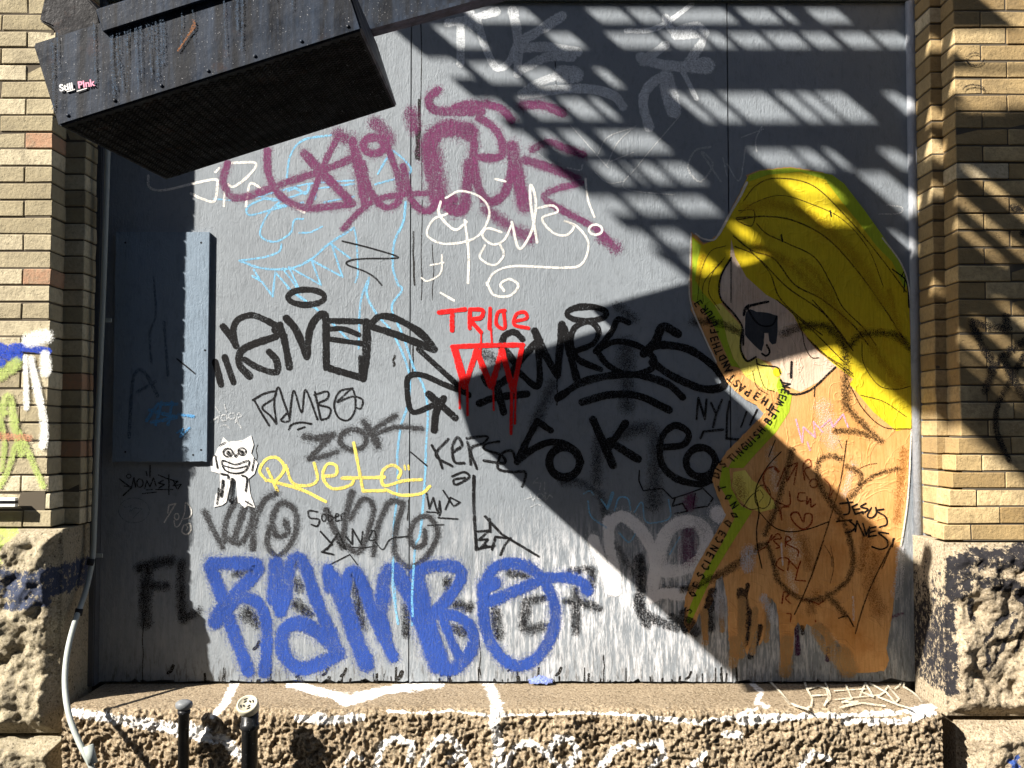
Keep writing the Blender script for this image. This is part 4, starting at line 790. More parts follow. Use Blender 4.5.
T(P_rust, [('K12', 9, [(232, 188), (200, 160), (150, 185), (140, 250), (190, 345), (270, 395)]), ('K12', 16, [(210, 172), (228, 188)]), ('K12', 8, ['s', (222, 275), (268, 165), (280, 250)]), ('K12', 8, ['s', (280, 250), (345, 135), (322, 268)]), ('K12', 8, ['s', (282, 160), (345, 135)]), ('K12', 8, [(385, 240), (378, 150), (412, 115), (425, 155), (385, 180), (412, 235)]), ('K12', 8, circ(440, 260, 24, 26)), ('K12', 6, [(500, 230), (540, 280), (530, 350), (560, 300)]),
 ('K12', 8, [(388, 318), (352, 318), (348, 362), (388, 365)]), ('K12', 8, [(400, 340), (400, 385), (420, 350), (425, 400), (450, 385)]), ('K12', 9, [(375, 535), (318, 490), (305, 445), (345, 435), (378, 492), (390, 445), (428, 448), (425, 500), (375, 535)]), ('K12', 8, [(230, 400), (250, 480), (245, 410), (290, 400)]), ('K12', 7, [(295, 310), (300, 380), (275, 395)]),
 ('K12', 8, ['s', (110, 665), (155, 640), (190, 570)]), ('K12', 8, [(185, 600), (225, 562), (245, 590), (200, 600), (235, 640), (215, 650)]), ('K12', 8, [(270, 640), (275, 580), (305, 595), (275, 620), (345, 660), (345, 695)]), ('K13', 8, [(260, 185), (215, 150), (240, 108), (290, 115), (285, 180)]), ('K13', 8, ['s', (292, 120), (345, 175), (362, 125)]), ('K13', 8, ['s', (345, 175), (330, 240), (392, 245)]), ('K13', 8, [(250, 380), (262, 312), (290, 325), (272, 350), (302, 380)]), ('K13', 9, ['s', (360, 352), (420, 365), (470, 385), (500, 365)]), ('K13', 7, [(280, 440), (305, 445), (300, 490)]), ('K13', 8, [(450, 482), (452, 488)]), ('K13', 8, [(485, 502), (492, 508)])], 'red_writing', 'rust red handwriting with a small heart on the torso')
T(P_ink, [('K12', 10, ['s', (600, 382), (672, 372)]), ('K12', 10, [(640, 350), (655, 400), (650, 440), (622, 448)]), ('K12', 9, ['s', (700, 385), (672, 400), (690, 445), (735, 430)]), ('K12', 8, ['s', (680, 418), (715, 412)]), ('K12', 9, [(752, 380), (722, 400), (765, 415), (735, 440)]), ('K12', 9, [(785, 405), (762, 455), (790, 465), (815, 440), (812, 405)]), ('K12', 9, [(858, 415), (818, 425), (870, 460), (878, 505), (835, 522)]),
 ('K12', 10, ['s', (580, 488), (668, 480)]), ('K12', 10, [(655, 485), (690, 520), (665, 548), (632, 555)]), ('K12', 9, ['s', (690, 548), (700, 485), (742, 575)]), ('K12', 8, ['s', (735, 500), (755, 570), (775, 520)]), ('K12', 9, ['s', (812, 520), (775, 530), (770, 580), (815, 572)]), ('K12', 8, ['s', (775, 555), (808, 545)]), ('K12', 9, [(888, 560), (830, 555), (880, 600), (880, 640), (840, 655), (790, 640)]), ('K12', 8, [(918, 590), (912, 640)])], 'black_writing', 'two words in black marker on the lower body')
T(P_pink, [('P2', 7, ['s', (455, 470), (480, 560), (485, 500), (530, 540), (525, 480), (560, 520)]), ('P2', 7, ['s', (555, 500), (590, 470), (600, 500), (640, 450), (660, 500)]), ('P2', 6, ['s', (500, 560), (510, 590)])], 'pink_writing')
T(P_ofog, [('P2', 26, [(50, 85), (150, 90), (230, 125)]), ('P2', 30, [(410, 130), (480, 105), (570, 105), (625, 150), (650, 210), (652, 320), (655, 420)]), ('P2', 24, [(668, 180), (710, 140), (790, 130), (860, 145), (910, 200)]), ('P2', 22, [(655, 420), (720, 490), (790, 555)]), ('P2', 22, [(610, 515), (700, 520), (780, 550)]),
 ('K12', 34, [(600, 110), (530, 95), (475, 125), (462, 190), (480, 280), (540, 370), (600, 450)]), ('K12', 30, [(600, 440), (650, 560), (675, 700), (672, 768)]), ('K13', 30, [(650, 0), (680, 100), (660, 210), (590, 290), (500, 350)]), ('K12', 30, [(640, 160), (715, 200), (712, 280), (660, 340)]), ('K12', 24, [(730, 260), (820, 205), (950, 170)]), ('K12', 26, [(580, 480), (610, 460)]),
 ('K13', 30, [(500, 350), (400, 360), (300, 315), (225, 230), (190, 100), (160, 20)]), ('K13', 34, [(520, 330), (570, 380), (630, 450)]), ('K12', 34, [(310, 60), (270, 220), (210, 420), (150, 560)]), ('K8', 26, [(640, 592), (720, 562), (830, 505), (950, 415)])], 'spray_rings', 'soft brown-black spray rings across the body')
T(paint('torn_white_edge', (.70, .66, .58), .1, .95, 0, .2), [('P1', 8, [(262, 130), (235, 185), (200, 245), (165, 310), (150, 335)]), ('P1', 6, [(60, 330), (90, 350), (130, 355), (150, 335)]), ('I', 1.3, [(691, 234), (690, 262), (690, 300), (703, 334), (716, 362)]), ('I', 1.2, [(882, 238), (901, 264), (909, 292), (911, 340)]), ('I', 1.4, [(911, 430), (907, 500), (898, 560)])], 'torn_edges')
P_tear = paint('black_smear', (.01, .01, .014), .4, .9, .1, .3)
P_plumdark = paint('dark_plum_smear', (.05, .012, .05), .4, .9, .1)
strokes('graffiti', P_tear, [('K13', 26, [(45, 270), (25, 380), (10, 460)]), ('K13', 30, [(60, 430), (50, 560), (20, 640)]), ('K13', 36, [(120, 520), (90, 620), (60, 700)]), ('K13', 20, [(20, 400), (60, 450)]), ('K8', 40, [(760, 600), (740, 680), (750, 740)]), ('K8', 30, [(640, 680), (650, 750)]), ('K8', 36, [(870, 600), (885, 660), (875, 740)]), ('K13', 22, [(370, 520), (375, 560)]), ('P3', 40, [(60, 680), (40, 640)])], poster, label='black smears where the paper is torn at the bottom', base=PO)
strokes('graffiti', P_plumdark, [('K13', 30, [(335, 520), (345, 620), (345, 680)]), ('K13', 26, [(530, 650), (525, 720)])], door, label='two dark plum smears below the torn paper')
P_shred = paint('orange_paper_shreds', (.44, .27, .12), .35, .9, .1, .55)
strokes('paper_shreds', P_shred, [('I', 9, [(734, 640), (733, 664)]), ('I', 12, [(787, 640), (785, 672)]), ('I', 7, [(755, 610), (752, 652)]), ('I', 8, [(704, 612), (705, 642)]), ('I', 14, [(818, 630), (835, 655)]), ('I', 20, [(840, 655), (848, 668)]), ('I', 6, [(768, 600), (766, 640)]), ('I', 8, [(742, 600), (741, 655)]), ('I', 5, [(721, 600), (722, 630)])], poster, label='torn shreds of orange paper at the lower edge', base=PO)
P_wsm = paint('white_smear', (.60, .62, .68), .6, .8, .2, .75)
strokes('graffiti', P_wsm, [('K13', 60, [(140, 350), (175, 420), (200, 480)]), ('P3', 60, [(270, 360), (265, 420)]), ('P3', 50, [(150, 530), (165, 600)]), ('K13', 60, [(960, 60), (955, 200), (930, 330)]), ('K13', 14, [(675, 340), (680, 480)]), ('K13', 12, [(245, 20), (255, 150)])], door, label='chalky white smears around the torn paper', base=PO+.0009)
strokes('graffiti', P_plums, [('K13', 22, [(900, 470), (940, 450), (975, 440)])], door, label='small plum dash right of the torn paper', base=.0012)

# hand lettering along the strip
GL = {'A': [[(0,0),(.4,1),(.8,0)],[(.15,.4),(.65,.4)]], 'B': [[(0,0),(0,1),(.5,.95),(.55,.6),(0,.5)],[(0,.5),(.65,.4),(.6,.05),(0,0)]], 'C': [[(.7,.9),(.3,1),(0,.5),(.3,0),(.7,.1)]], 'D': [[(0,0),(0,1),(.6,.8),(.65,.2),(0,0)]],
 'E': [[(0,.98),(.6,1),(.62,.5),(.6,0),(0,.02)],[(.05,.5),(.6,.5)]], 'F': [[(0,0),(0,1),(.6,1)],[(0,.5),(.5,.5)]], 'G': [[(.7,.9),(.3,1),(0,.5),(.3,0),(.7,.1),(.7,.5),(.4,.5)]], 'H': [[(0,0),(0,1)],[(.65,0),(.65,1)],[(0,.5),(.65,.5)]], 'I': [[(.2,0),(.2,1)]],
 'N': [[(0,0),(0,1),(.65,0),(.65,1)]], 'O': [[(.35,1),(0,.5),(.35,0),(.7,.5),(.35,1)]], 'P': [[(0,0),(0,1),(.6,.9),(.55,.5),(0,.45)]], 'R': [[(0,0),(0,1),(.6,.9),(.55,.5),(0,.45)],[(.1,.45),(.65,0)]], 'S': [[(.65,.9),(.3,1),(0,.75),(.6,.3),(.4,0),(0,.1)]],
 'T': [[(0,1),(.8,1)],[(.4,1),(.4,0)]], 'U': [[(0,1),(.05,.1),(.35,0),(.6,.1),(.65,1)]], 'W': [[(0,1),(.2,0),(.45,.7),(.7,0),(.9,1)]]}
def letter(ch, cx, cy, ang, h):
    """ang: reading direction in picture degrees (0 = right, 90 = up)"""
    out = []; a = R(ang); rx, ry = math.cos(a), -math.sin(a); ux, uy = -math.sin(a), -math.cos(a)
    for st in GL[ch]:
        out.append(('I', 1.15, ['s'] + [(cx + (x-.35)*h*.8*rx + (y-.5)*h*ux, cy + (x-.35)*h*.8*ry + (y-.5)*h*uy) for x, y in st]))
    return out
L = []
seq = [('N', 688, 619, 70), ('S', 688, 610, 68), ('O', 692.5, 594, 66), ('F', 696.5, 585, 64), ('S', 700.5, 575, 64), ('C', 705, 567, 62), ('I', 707.5, 561, 62), ('E', 710, 555, 62), ('N', 714, 548, 60), ('C', 718.5, 540, 60), ('E', 722, 533.5, 60), ('D', 728, 523, 50), ('O', 734, 515, 60),
 ('N', 734, 505, 125), ('O', 728, 497, 120), ('T', 722, 488, 105), ('D', 716, 475, 70), ('I', 718.5, 469, 60), ('S', 722.5, 464, 50), ('T', 731, 459, 48), ('I', 735, 455.5, 46), ('N', 739.5, 452, 45), ('G', 744, 447, 45), ('U', 749, 443, 45), ('I', 753, 438.5, 48), ('S', 756.5, 435, 50), ('H', 761, 430, 50),
 ('B', 768, 421, 52), ('E', 772, 415, 58), ('T', 775, 410, 60), ('W', 779, 403, 66), ('E', 782, 397, 72), ('E', 784.5, 391.5, 75), ('N', 786, 385, 80),
 ('T', 770, 407, 150), ('H', 764, 401, 148), ('E', 756, 396, 148), ('P', 747, 392, 150), ('A', 741, 388, 148), ('S', 736, 383, 142), ('T', 731, 378, 138), ('A', 728, 370, 122), ('N', 725.5, 364, 118), ('D', 722, 357.5, 115), ('T', 718.5, 351.5, 112), ('H', 716, 345.5, 110), ('E', 714, 339, 106), ('F', 714, 330.5, 100), ('U', 713, 324, 105), ('T', 711, 318.5, 115), ('U', 708.5, 314, 125), ('R', 703.5, 309.5, 132), ('E', 698, 303.5, 120)]
for ch, x, y, an in seq: L += letter(ch, x, y, an, 7.2)
strokes('hand_lettering', P_ink, L, poster, label='black hand-drawn capitals along the outline strip', base=PO)

# graffiti on the brick and on the sill
BL = board_surf(.2835)
G(paint('blue_on_brick', (.02, .06, .42), .3, .9, .2), [('C4', 34, [(-30, 262), (0, 268), (40, 285)]), ('C4', 20, [(30, 262), (70, 262), (115, 272)]), ('C4', 30, [(-30, 310), (0, 300)])], 'blue spray stroke on the left brickwork', BL, parent=pl)
G(paint('white_on_brick', (.80, .82, .80), .6, .9, .2), [('C4', 40, [(70, 245), (112, 235)]), ('C4', 22, [(75, 290), (90, 360), (108, 450), (105, 500)]), ('C4', 16, [(62, 285), (65, 410)]), ('C4', 30, [(110, 280), (112, 320)])], 'white spray on the left brickwork', BL, parent=pl)
G(paint('green_on_brick', (.42, .52, .16), .55, .85, .35), [('C4', 30, [(0, 330), (30, 310), (40, 300)]), ('C4', 22, [(-10, 470), (20, 380), (38, 470), (52, 520)]), ('C4', 18, [(48, 470), (70, 520), (105, 600)]), ('C4', 16, [(38, 500), (20, 560), (0, 600)]), ('C4', 14, [(-20, 350), (10, 480), (5, 560)]), ('C4', 14, [(0, 430), (15, 420)])], 'pale green spray zigzag on the left brickwork', BL, parent=pl)
G(paint('salmon_on_brick', (.60, .27, .16), .7, .6, .4), [('C4', 22, [(0, 478), (40, 480), (70, 482)])], 'faint salmon spray patch on the left brickwork', BL, parent=pl)
G(P_soft, [('R6', 26, [(300, 240), (330, 310), (360, 370), (340, 445)]), ('R6', 26, [(300, 240), (350, 255), (410, 262)]), ('R6', 24, [(400, 225), (405, 262)]), ('R6', 24, [(470, 290), (420, 320), (360, 380)]), ('R6', 28, [(390, 345), (440, 440), (480, 470)]), ('R6', 20, [(455, 340), (400, 440), (375, 500), (375, 570), (410, 650)])], 'black spray scrawl on the right brickwork', BL, parent=pr)
G(P_soft, [('R5', 22, [(420, 612), (440, 618)]), ('R5', 22, [(450, 690), (470, 690)]), ('R5', 6, circ(310, 175, 26, 18, 0, 300)), ('R5', 6, circ(305, 265, 30, 14, 180, 360))], 'small black marks on the upper right brickwork', BL, parent=pr)
G(paint('white_line_sill', (.62, .58, .46), .2, .85, .35), [('K11', 11, ['s', (50, 112), (100, 165), (150, 225), (245, 255)]), ('K11', 10, ['s', (225, 105), (245, 160), (268, 200), (262, 235), (240, 250)]), ('K11', 9, ['s', (245, 150), (300, 135), (340, 150), (350, 190), (330, 235)]), ('K11', 8, ['s', (265, 185), (345, 180)]), ('K11', 8, [(335, 120), (360, 190), (330, 230)]),
 ('K11', 9, ['s', (440, 130), (470, 200), (420, 218), (500, 215), (410, 245), (520, 222), (640, 238)]), ('K11', 8, ['s', (510, 190), (540, 120), (580, 190), (515, 165)]), ('K11', 8, ['s', (560, 120), (640, 165), (600, 190), (690, 225), (712, 200), (655, 135), (640, 160), (700, 230), (770, 250)]), ('K11', 8, [(690, 150), (715, 130), (740, 95), (735, 140)]), ('K11', 8, ['s', (735, 140), (780, 165), (830, 215)]), ('K11', 5, ['s', (380, 160), (540, 150)]), ('K11', 5, ['s', (380, 205), (620, 180)])],
 'tangled cream line lettering on the sill top', sill_surf, parent=sill)

# =================================================================== conduit
cpts = [atd(110, 40, .10), atd(107, 180, .10), atd(103, 300, .10), atd(97.5, 430, .10), atd(94.5, 520, .10), atd(92.5, 558, .11), atd(86, 590, .16), atd(74, 625, .27), atd(67, 655, .36), atd(65, 685, .43), atd(69, 715, .50), atd(79, 742, .54), atd(92, 768, .56), atd(98, 790, .56), atd(100, 900, .56)]
P2 = []
for i in range(len(cpts)-1):
    p0 = cpts[max(0, i-1)]; p1 = cpts[i]; p2 = cpts[i+1]; p3 = cpts[min(len(cpts)-1, i+2)]
    for k in range(8):
        t = k/8; P2.append(.5*((2*p1)+(-p0+p2)*t+(2*p0-5*p1+4*p2-p3)*t*t+(-p0+3*p1-3*p2+p3)*t**3))
P2.append(cpts[-1]); P2[-1].z = max(P2[-1].z, 0)
cd = empty('conduit_pipe', (cpts[4].x, -.1, 0), 'thin grey metal conduit running down the left edge and bending out over the sill', 'pipe')
bm = bmesh.new(); bm_tube(bm, P2, .0098, 14); frombm('pipe', bm, M_conduit, cd)
bm = bmesh.new()
for (px, py, d) in ((91, 562, .115), (79, 612, .225)):
    c = atd(px, py, d); bm_tube(bm, [c+Vector((.001, 0, .012)), c+Vector((-.002, -.004, -.012))], .0135, 14)
frombm('coupling', bm, M_rough, cd)
for (py, px) in ((320, 102), (556, 93)):
    c = atd(px, py, .10); bm = bmesh.new(); bm_box(bm, c.x-.012, c.x+.03, -.092, -.084, c.z-.007, c.z+.007)
    frombm('strap', bm, M_conduit, cd)
c = atd(90, 752, .555); bm = bmesh.new(); bm_tube(bm, [c+Vector((-.006, 0, .02)), c+Vector((.012, -.004, -.035))], .0155, 16); frombm('fitting', bm, M_conduit, cd)

# =================================================================== two posts
def lathe(bm, c, prof, axis=Vector((0, 0, 1)), n=24):
    q = Vector((0, 0, 1)).rotation_difference(axis); rings = []
    for r, h in prof:
        rings.append([bm.verts.new(c + q @ Vector((r*math.cos(k*2*math.pi/n), r*math.sin(k*2*math.pi/n), h))) for k in range(n)])
    for a, b in zip(rings, rings[1:]):
        for k in range(n): bm.faces.new((a[k], a[(k+1)%n], b[(k+1)%n], b[k])).smooth = True
    bm.faces.new(rings[-1]); bm.faces.new(rings[0][::-1]); bmesh.ops.recalc_face_normals(bm, faces=bm.faces[:])
d1 = .43; c = atd(184, 710, d1)
p1 = empty('post', (c.x, -d1, 0), 'slim black post with a rounded grey knob, left of two by the sill', 'post')
bm = bmesh.new(); lathe(bm, Vector((c.x, -d1, 0)), [(.018, 0), (.018, c.z-.012), (.021, c.z-.012), (.021, c.z)]); frombm('shaft', bm, M_black2, p1)
bm = bmesh.new(); lathe(bm, Vector((c.x, -d1, c.z)), [(.017, .001), (.026, .008), (.0285, .016), (.027, .025), (.018, .031), (.001, .033)]); frombm('knob', bm, M_knob, p1)
d2 = .49; c = atd(250, 714, d2)
p2 = empty('post', (c.x, -d2, 0), 'thicker black post with a tilted cream slotted cap, right of two by the sill', 'post')
bm = bmesh.new(); lathe(bm, Vector((c.x, -d2, 0)), [(.026, 0), (.026, c.z-.05), (.031, c.z-.048), (.031, c.z-.030), (.028, c.z-.028), (.028, c.z+.012), (.02, c.z+.02)]); frombm('shaft', bm, M_black2, p2)
ax = Vector((-.10, -.62, .78)).normalized(); cc = Vector((c.x-.004, -d2-.004, c.z+.022))
bm = bmesh.new(); lathe(bm, cc, [(.030, -.012), (.034, -.006), (.036, .016), (.034, .021), (.029, .022), (.0285, .019), (.001, .019)], ax); cap = frombm('cap', bm, M_cap, p2)
q = Vector((0, 0, 1)).rotation_difference(ax)
bm = bmesh.new()
for k in range(4):
    for (r0, r1, a0, a1) in ((.009, .015, 15, 65), (.018, .023, 5, 40)):
        vs = []
        for t in range(6): an = R(k*90 + a0+(a1-a0)*t/5); vs.append(cc + q @ Vector((r0*math.cos(an), r0*math.sin(an), .0195)))
        for t in range(5, -1, -1): an = R(k*90 + a0+(a1-a0)*t/5); vs.append(cc + q @ Vector((r1*math.cos(an), r1*math.sin(an), .0195)))
        bm.faces.new([bm.verts.new(v) for v in vs])
r_ = bmesh.ops.extrude_face_region(bm, geom=bm.faces[:])
for v in r_['geom']:
    if isinstance(v, bmesh.types.BMVert): v.co += ax*.0006
bmesh.ops.recalc_face_normals(bm, faces=bm.faces[:]); frombm('slots', bm, M_black2, cap)

# =================================================================== black box overhead
B0 = atd(165, 180, .63); C0 = atd(397, 106, .63)
wv = (C0-B0); wd = wv.length; wx = wv.normalized(); hx = Vector((-wx.z, 0, wx.x)); dy = Vector((0, -1, -.07)).normalized()
Hh = .215; Dp = .80
boxo = empty('metal_box', tuple(B0), 'large tilted black metal box jutting over the boards with patterned underside and small lettering', 'metal box')
def obb(bm, o, ax_, ay_, az_, a0, a1, b0, b1, c0, c1):
    v = [bm.verts.new(o + ax_*x + ay_*y + az_*z) for z in (c0, c1) for y in (b0, b1) for x in (a0, a1)]
    for f in ((0, 1, 3, 2), (4, 6, 7, 5), (0, 4, 5, 1), (1, 5, 7, 3), (3, 7, 6, 2), (2, 6, 4, 0)): bm.faces.new([v[i] for i in f])
    bmesh.ops.recalc_face_normals(bm, faces=bm.faces[:])
bm = bmesh.new(); obb(bm, B0, wx, dy, hx, 0, wd, 0, Dp, 0, Hh)
bmesh.ops.bevel(bm, geom=bm.edges[:], offset=.004, segments=2, affect='EDGES'); frombm('casing', bm, M_black, boxo)
# embossed tread pattern under the box
bm = bmesh.new(); nx = int(wd/.0125); ny = int(Dp/.021)
for j in range(ny):
    for i in range(nx):
        sgn = 1 if (i % 2) else -1
        o = B0 - hx*.0013 + wx*(.012+(i+.5)*(wd-.024)/nx) + dy*(.012+(j+.5+(0 if i % 2 else .5))*(Dp-.024)/(ny+1)); a_ = (wx*.9 + dy*sgn*1.0).normalized(); b_ = a_.cross(hx)
        v = [bm.verts.new(o + a_*x + b_*y - hx*z) for x, y, z in ((-.0078, -.0022, 0), (.0078, -.0022, 0), (.0078, .0022, 0), (-.0078, .0022, 0), (-.006, 0, .0028), (.006, 0, .0028))]
        for f in ((0, 4, 5, 1), (2, 5, 4, 3), (0, 3, 4), (1, 5, 2)): bm.faces.new([v[t] for t in f])
bmesh.ops.recalc_face_normals(bm, faces=bm.faces[:]); frombm('tread_pattern', bm, M_under, boxo)
bm = bmesh.new(); obb(bm, B0, wx, dy, hx, .006, wd-.006, .006, Dp-.006, -.0012, .001); frombm('underside', bm, M_under, boxo)
# bar, hexagonal piece and rust mark
def on_front(px, py): return atd(px, py, .63+Dp)
fp = on_front(108, 22); u0 = (fp-B0).dot(wx); h0 = (fp-B0).dot(hx)
bm = bmesh.new(); obb(bm, B0, wx, dy, hx, u0, wd+.05, Dp-.05, Dp+.012, Hh-.030, Hh+.03); bmesh.ops.bevel(bm, geom=bm.edges[:], offset=.003, segments=1, affect='EDGES'); frombm('edge_bar', bm, M_black, boxo)
fp = on_front(50, 12); u1 = (fp-B0).dot(wx)
bm = bmesh.new()
prof = [(0.02, 0), (.015, .035), (-.012, .06), (.02, .12), (.06, .135), (.11, .10), (.135, .04), (.13, 0)]
f = [bm.verts.new(B0 + wx*(u1+a_-.01) + hx*(Hh+.002+b_*.95) + dy*(Dp-.02)) for a_, b_ in prof]; b = [bm.verts.new(v.co - dy*.30) for v in f]
bm.faces.new(f); bm.faces.new(b[::-1])
for i in range(len(f)): bm.faces.new((f[i], b[i], b[(i+1) % len(f)], f[(i+1) % len(f)]))
bmesh.ops.recalc_face_normals(bm, faces=bm.faces[:]); bmesh.ops.bevel(bm, geom=bm.edges[:], offset=.004, segments=2, affect='EDGES'); frombm('bracket', bm, M_rough, boxo)
bm = bmesh.new(); obb(bm, B0, wx, dy, hx, .10, wd-.22, 0.02, Dp-.12, Hh+.001, Hh+.05); frombm('top_housing', bm, M_rough, boxo)
FS = lambda px, py, off: (lambda q: Vector((q.x, -(.63+Dp)-.0004-off, q.z)))(on_front(px, py))
strokes('rust_streak', paint('rust_mark', (.20, .085, .035), .6, .8, .4), [('B0', 8, [(762, 80), (768, 105), (748, 132), (726, 165), (702, 200)]), ('B0', 14, [(765, 92), (756, 118)])], boxo, FS, base=.0003)
rnd = random.Random(21); dl = []
for i in range(34):
    x_ = rnd.choice((rnd.uniform(430, 640), rnd.uniform(160, 1300))); y_ = 150-(x_-140)*.31+rnd.uniform(5, 60); h_ = rnd.uniform(60, 300)
    y1_ = min(y_+h_, 478-(x_-235)*.31); 
    if y1_ > y_+15: dl.append(('B0', rnd.uniform(5, 16), [(x_, y_), (x_+rnd.uniform(-3, 8), (y_+y1_)/2), (x_+rnd.uniform(0, 14), y1_)]))
strokes('drip_streaks', paint('blue_grey_drips', (.045, .070, .11), .95, .42, 0), dl, boxo, FS, base=.0002)
bm = bmesh.new()
for k_ in range(7):
    lathe(bm, B0 + wx*(.03+k_*(wd-.06)/6) + hx*.018 + dy*(Dp+.0005), [(.0045, 0), (.004, .002), (.001, .003)], dy, 8)
frombm('rivets', bm, M_black, boxo)
def text(body, px, py, size, mat, ang):
    cu = bpy.data.curves.new('lettering', 'FONT'); cu.body = body; cu.size = size; cu.extrude = .0004; cu.offset = .0006
    o = bpy.data.objects.new('lettering', cu); COL.objects.link(o); o.data.materials.append(mat)
    p = on_front(px, py); o.location = (p.x, -(.63+Dp)-.0018, p.z); o.rotation_euler = (math.pi/2, -ang, 0)
    dg = bpy.context.evaluated_depsgraph_get(); me = bpy.data.meshes.new_from_object(o.evaluated_get(dg))
    mw = o.matrix_world.copy() if False else Matrix.LocRotScale(o.location, o.rotation_euler, None)
    me.transform(mw); bpy.data.objects.remove(o); me.name = 'lettering'
    if not me.materials: me.materials.append(mat)
    oo = bpy.data.objects.new('lettering', me); COL.objects.link(oo); oo.parent = boxo; oo.matrix_parent_inverse = Matrix.Translation(-Vector(boxo.location)); return oo
M_lw = N('white_lettering').base((.8, .8, .8), .5); M_lp = N('pink_lettering').base((.80, .32, .45), .5)
ra = R(9)
t1 = text('Still', 60, 91.5, .0235, M_lw, ra); t1['label'] = 'small white lettering'
t2 = text('PInk', 78.5, 88.5, .0235, M_lp, ra); t2['label'] = 'small pink lettering'
# underline bars of the lettering
bm = bmesh.new()
a_ = on_front(67, 92); obb(bm, Vector((a_.x, -(.63+Dp), a_.z)), wx, dy, hx, 0, .021, .0005, .0016, -.001, .001)
a_ = on_front(77, 91.5); obb(bm, Vector((a_.x, -(.63+Dp), a_.z)), wx, dy, hx, 0, .026, .0005, .0016, -.001, .001)
frombm('underline', bm, M_lw, boxo)

# steel beam behind the box, rising to the right
bp = atd(376, 33, .75); be = atd(490, 2, .75)
bx = (be-bp).normalized(); bh = Vector((-bx.z, 0, bx.x))
beam = empty('steel_beam', tuple(bp), 'speckled dark steel beam rising to the right behind the black box', 'steel beam')
bm = bmesh.new(); obb(bm, bp, bx, dy, bh, -.30, .85, -.03, .05, 0, .012); obb(bm, bp, bx, dy, bh, -.30, .85, .02, .035, .0125, .24); obb(bm, bp, bx, dy, bh, -.30, .85, -.03, .05, .2405, .2525)
frombm('beam_section', bm, M_black, beam)

# =================================================================== unseen fire escape overhead, its landing shaped to cast the light patches
ZP = 4.7
def toplat(P): t = (ZP-P.z)/1.3; return P - SUN*t
S_edge = (toplat(atd(400, 33)).x + toplat(atd(735, 322)).x)/2
B_edge = (toplat(atd(860, 352)).x + toplat(atd(1012, 486, .28)).x)/2
yA0 = toplat(atd(700, -40)).y; yA1 = toplat(atd(800, 345)).y; yB1 = toplat(atd(1000, 620, .28)).y
XM = toplat(atd(1120, 330, .28)).x + .9
rows = [(0, 8, 22, [(470, 535), (592, 628), (633, 660), (664, 732), (742, 776), (782, 793), (812, 845)]), (0, 25, 47, [(443, 478)]),
 (0, 32, 47, [(552, 580), (612, 662), (667, 705), (709, 729), (734, 766), (770, 803), (808, 835), (842, 874), (878, 908)]), (0, 57, 77, [(436, 464)]), (0, 62, 82, [(478, 514)]), (0, 68, 86, [(528, 560), (602, 616)]),
 (0, 92, 121, [(686, 700), (704, 728), (733, 783), (789, 808), (811, 829), (831, 861), (898, 916)]), (0, 98, 118, [(484, 510), (526, 560), (568, 594), (599, 611)]), (0, 131, 151, [(522, 536), (548, 562), (569, 592), (606, 662)]),
 (0, 149, 168, [(758, 800), (803, 824), (832, 844), (888, 909)]), (0, 163, 182, [(600, 624), (631, 638), (644, 664), (669, 697)]), (0, 172, 222, [(884, 916)]), (0, 196, 213, [(598, 625), (632, 667), (674, 713)]), (0, 230, 247, [(632, 652), (662, 690)]),
 (0, 178, 200, [(788, 835)]), (0, 202, 224, [(810, 842)]), (0, 226, 241, [(738, 754)]), (0, 232, 260, [(880, 916)]), (0, 256, 284, [(746, 786)]), (0, 256, 274, [(690, 716)]), (0, 262, 280, [(662, 680)]), (0, 285, 300, [(690, 706)]),
 (.14, 44, 60, [(926, 950)]), (.14, 112, 134, [(926, 950)]), (.14, 138, 170, [(926, 950)]), (.14, 190, 202, [(926, 950)]), (.14, 282, 300, [(930, 944)]),
 (.28, 8, 20, [(1000, 1040)]), (.28, 28, 66, [(950, 1060)]), (.28, 70, 106, [(950, 1060)]), (.28, 103, 110, [(958, 1000)]), (.28, 168, 225, [(996, 1009)]), (.28, 190, 256, [(982, 993)]), (.28, 212, 262, [(967, 978)]), (.28, 232, 262, [(1012, 1020)]), (.28, 328, 392, [(984, 996)]), (.28, 318, 372, [(1003, 1014)]), (.28, 300, 330, [(1012, 1024)]), (.28, 350, 405, [(984, 990)])]
holes = []  # openings found by tracing each lit patch back along the sun
for d, v0, v1, us in rows:
    vm = (v0+v1)/2; v0 += .3; v1 -= .3
    for u0_, u1_ in us:
        u0_ += .8; u1_ -= .8
        holes.append((toplat(atd(u0_, vm, d)).x, toplat(atd(u1_, vm, d)).x, toplat(atd(u0_, v1, d)).y, toplat(atd(u0_, v0, d)).y))
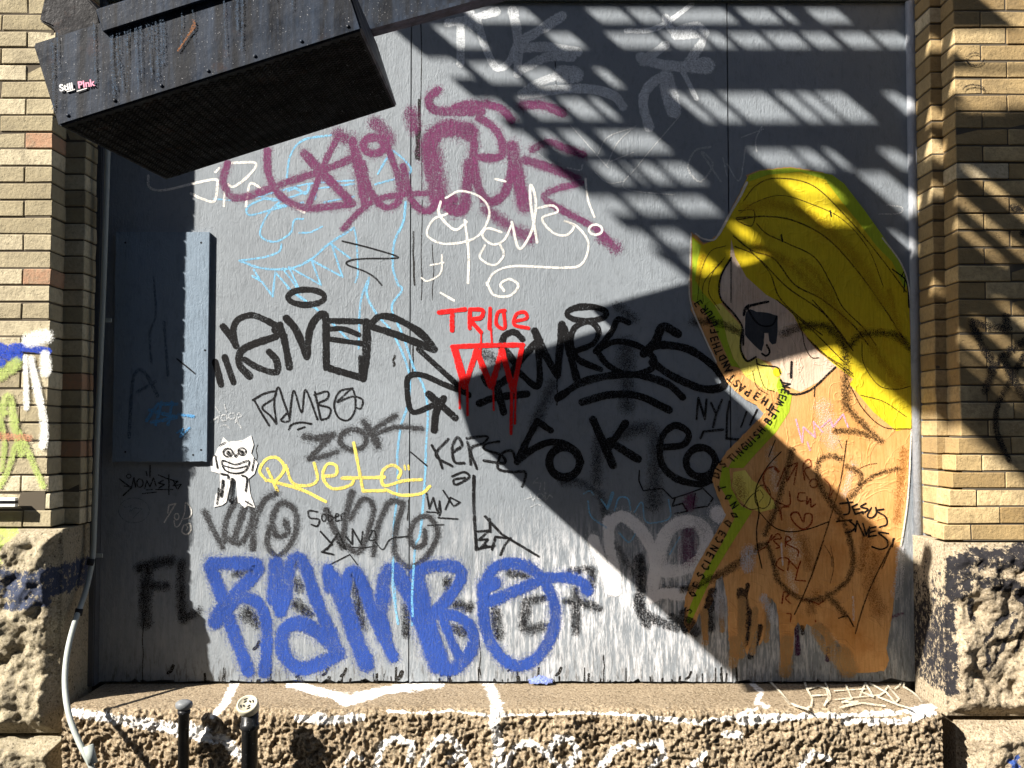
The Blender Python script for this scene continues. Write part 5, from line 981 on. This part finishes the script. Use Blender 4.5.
X = sorted({S_edge, B_edge, XM} | {h[0] for h in holes} | {h[1] for h in holes}); X = [x for x in X if S_edge <= x <= XM]
Y = sorted({yA0, yA1, yB1} | {h[2] for h in holes} | {h[3] for h in holes}); Y = [y for y in Y if yB1 <= y <= yA0]
fe = empty('fire_escape', (1.0, 0, ZP), 'unseen fire escape landing overhead, its openings shaped to cast the slatted shadow on the boards', 'fire escape')
bm = bmesh.new()
for ya, yb in zip(Y, Y[1:]):
    ym = (ya+yb)/2; run = None
    for xa_, xb_ in list(zip(X, X[1:])) + [(XM, XM)]:
        xm = (xa_+xb_)/2
        solid = xb_ > xa_ and (ym > yA1 or xm > B_edge) and not any(h[0] < xm < h[1] and h[2] < ym < h[3] for h in holes)
        if solid and run is None: run = xa_
        if not solid and run is not None:
            bm_box(bm, run, xa_, ya, yb, ZP-.006, ZP); run = None
bmesh.ops.remove_doubles(bm, verts=bm.verts[:], dist=.00001)
frombm('landing_shadow_mask', bm, M_rough, fe)
bm = bmesh.new()
for xx in (S_edge+.01, (S_edge+XM)/2, XM-.02): bm_box(bm, xx-.008, xx+.008, yA0-.01, .05, ZP-.05, ZP-.008)
frombm('wall_brackets', bm, M_rough, fe)

# small bar end at the left edge of the picture
c = atd(4, 500, .31); rb = empty('wall_rail', (c.x, -.31, c.z), 'short white-topped black rail end at the far left edge', 'rail')
bm = bmesh.new(); bm_box(bm, c.x-.5, c.x+.045, -.325, -.30, c.z-.012, c.z-.002); frombm('bar', bm, M_black2, rb)
bm = bmesh.new(); bm_box(bm, c.x-.5, c.x+.045, -.325, -.30, c.z-.0015, c.z+.008); frombm('cover', bm, N('white_rail').base((.75, .75, .72), .5), rb)
bm = bmesh.new(); bm_box(bm, c.x-.5, c.x+.045, -.325, -.30, c.z-.022, c.z-.0125); frombm('cover', bm, bpy.data.materials['white_rail'], rb)
bm = bmesh.new(); bm_box(bm, c.x-.42, c.x-.39, -.299, -.28, c.z-.02, c.z+.006); frombm('bracket', bm, M_black2, rb)
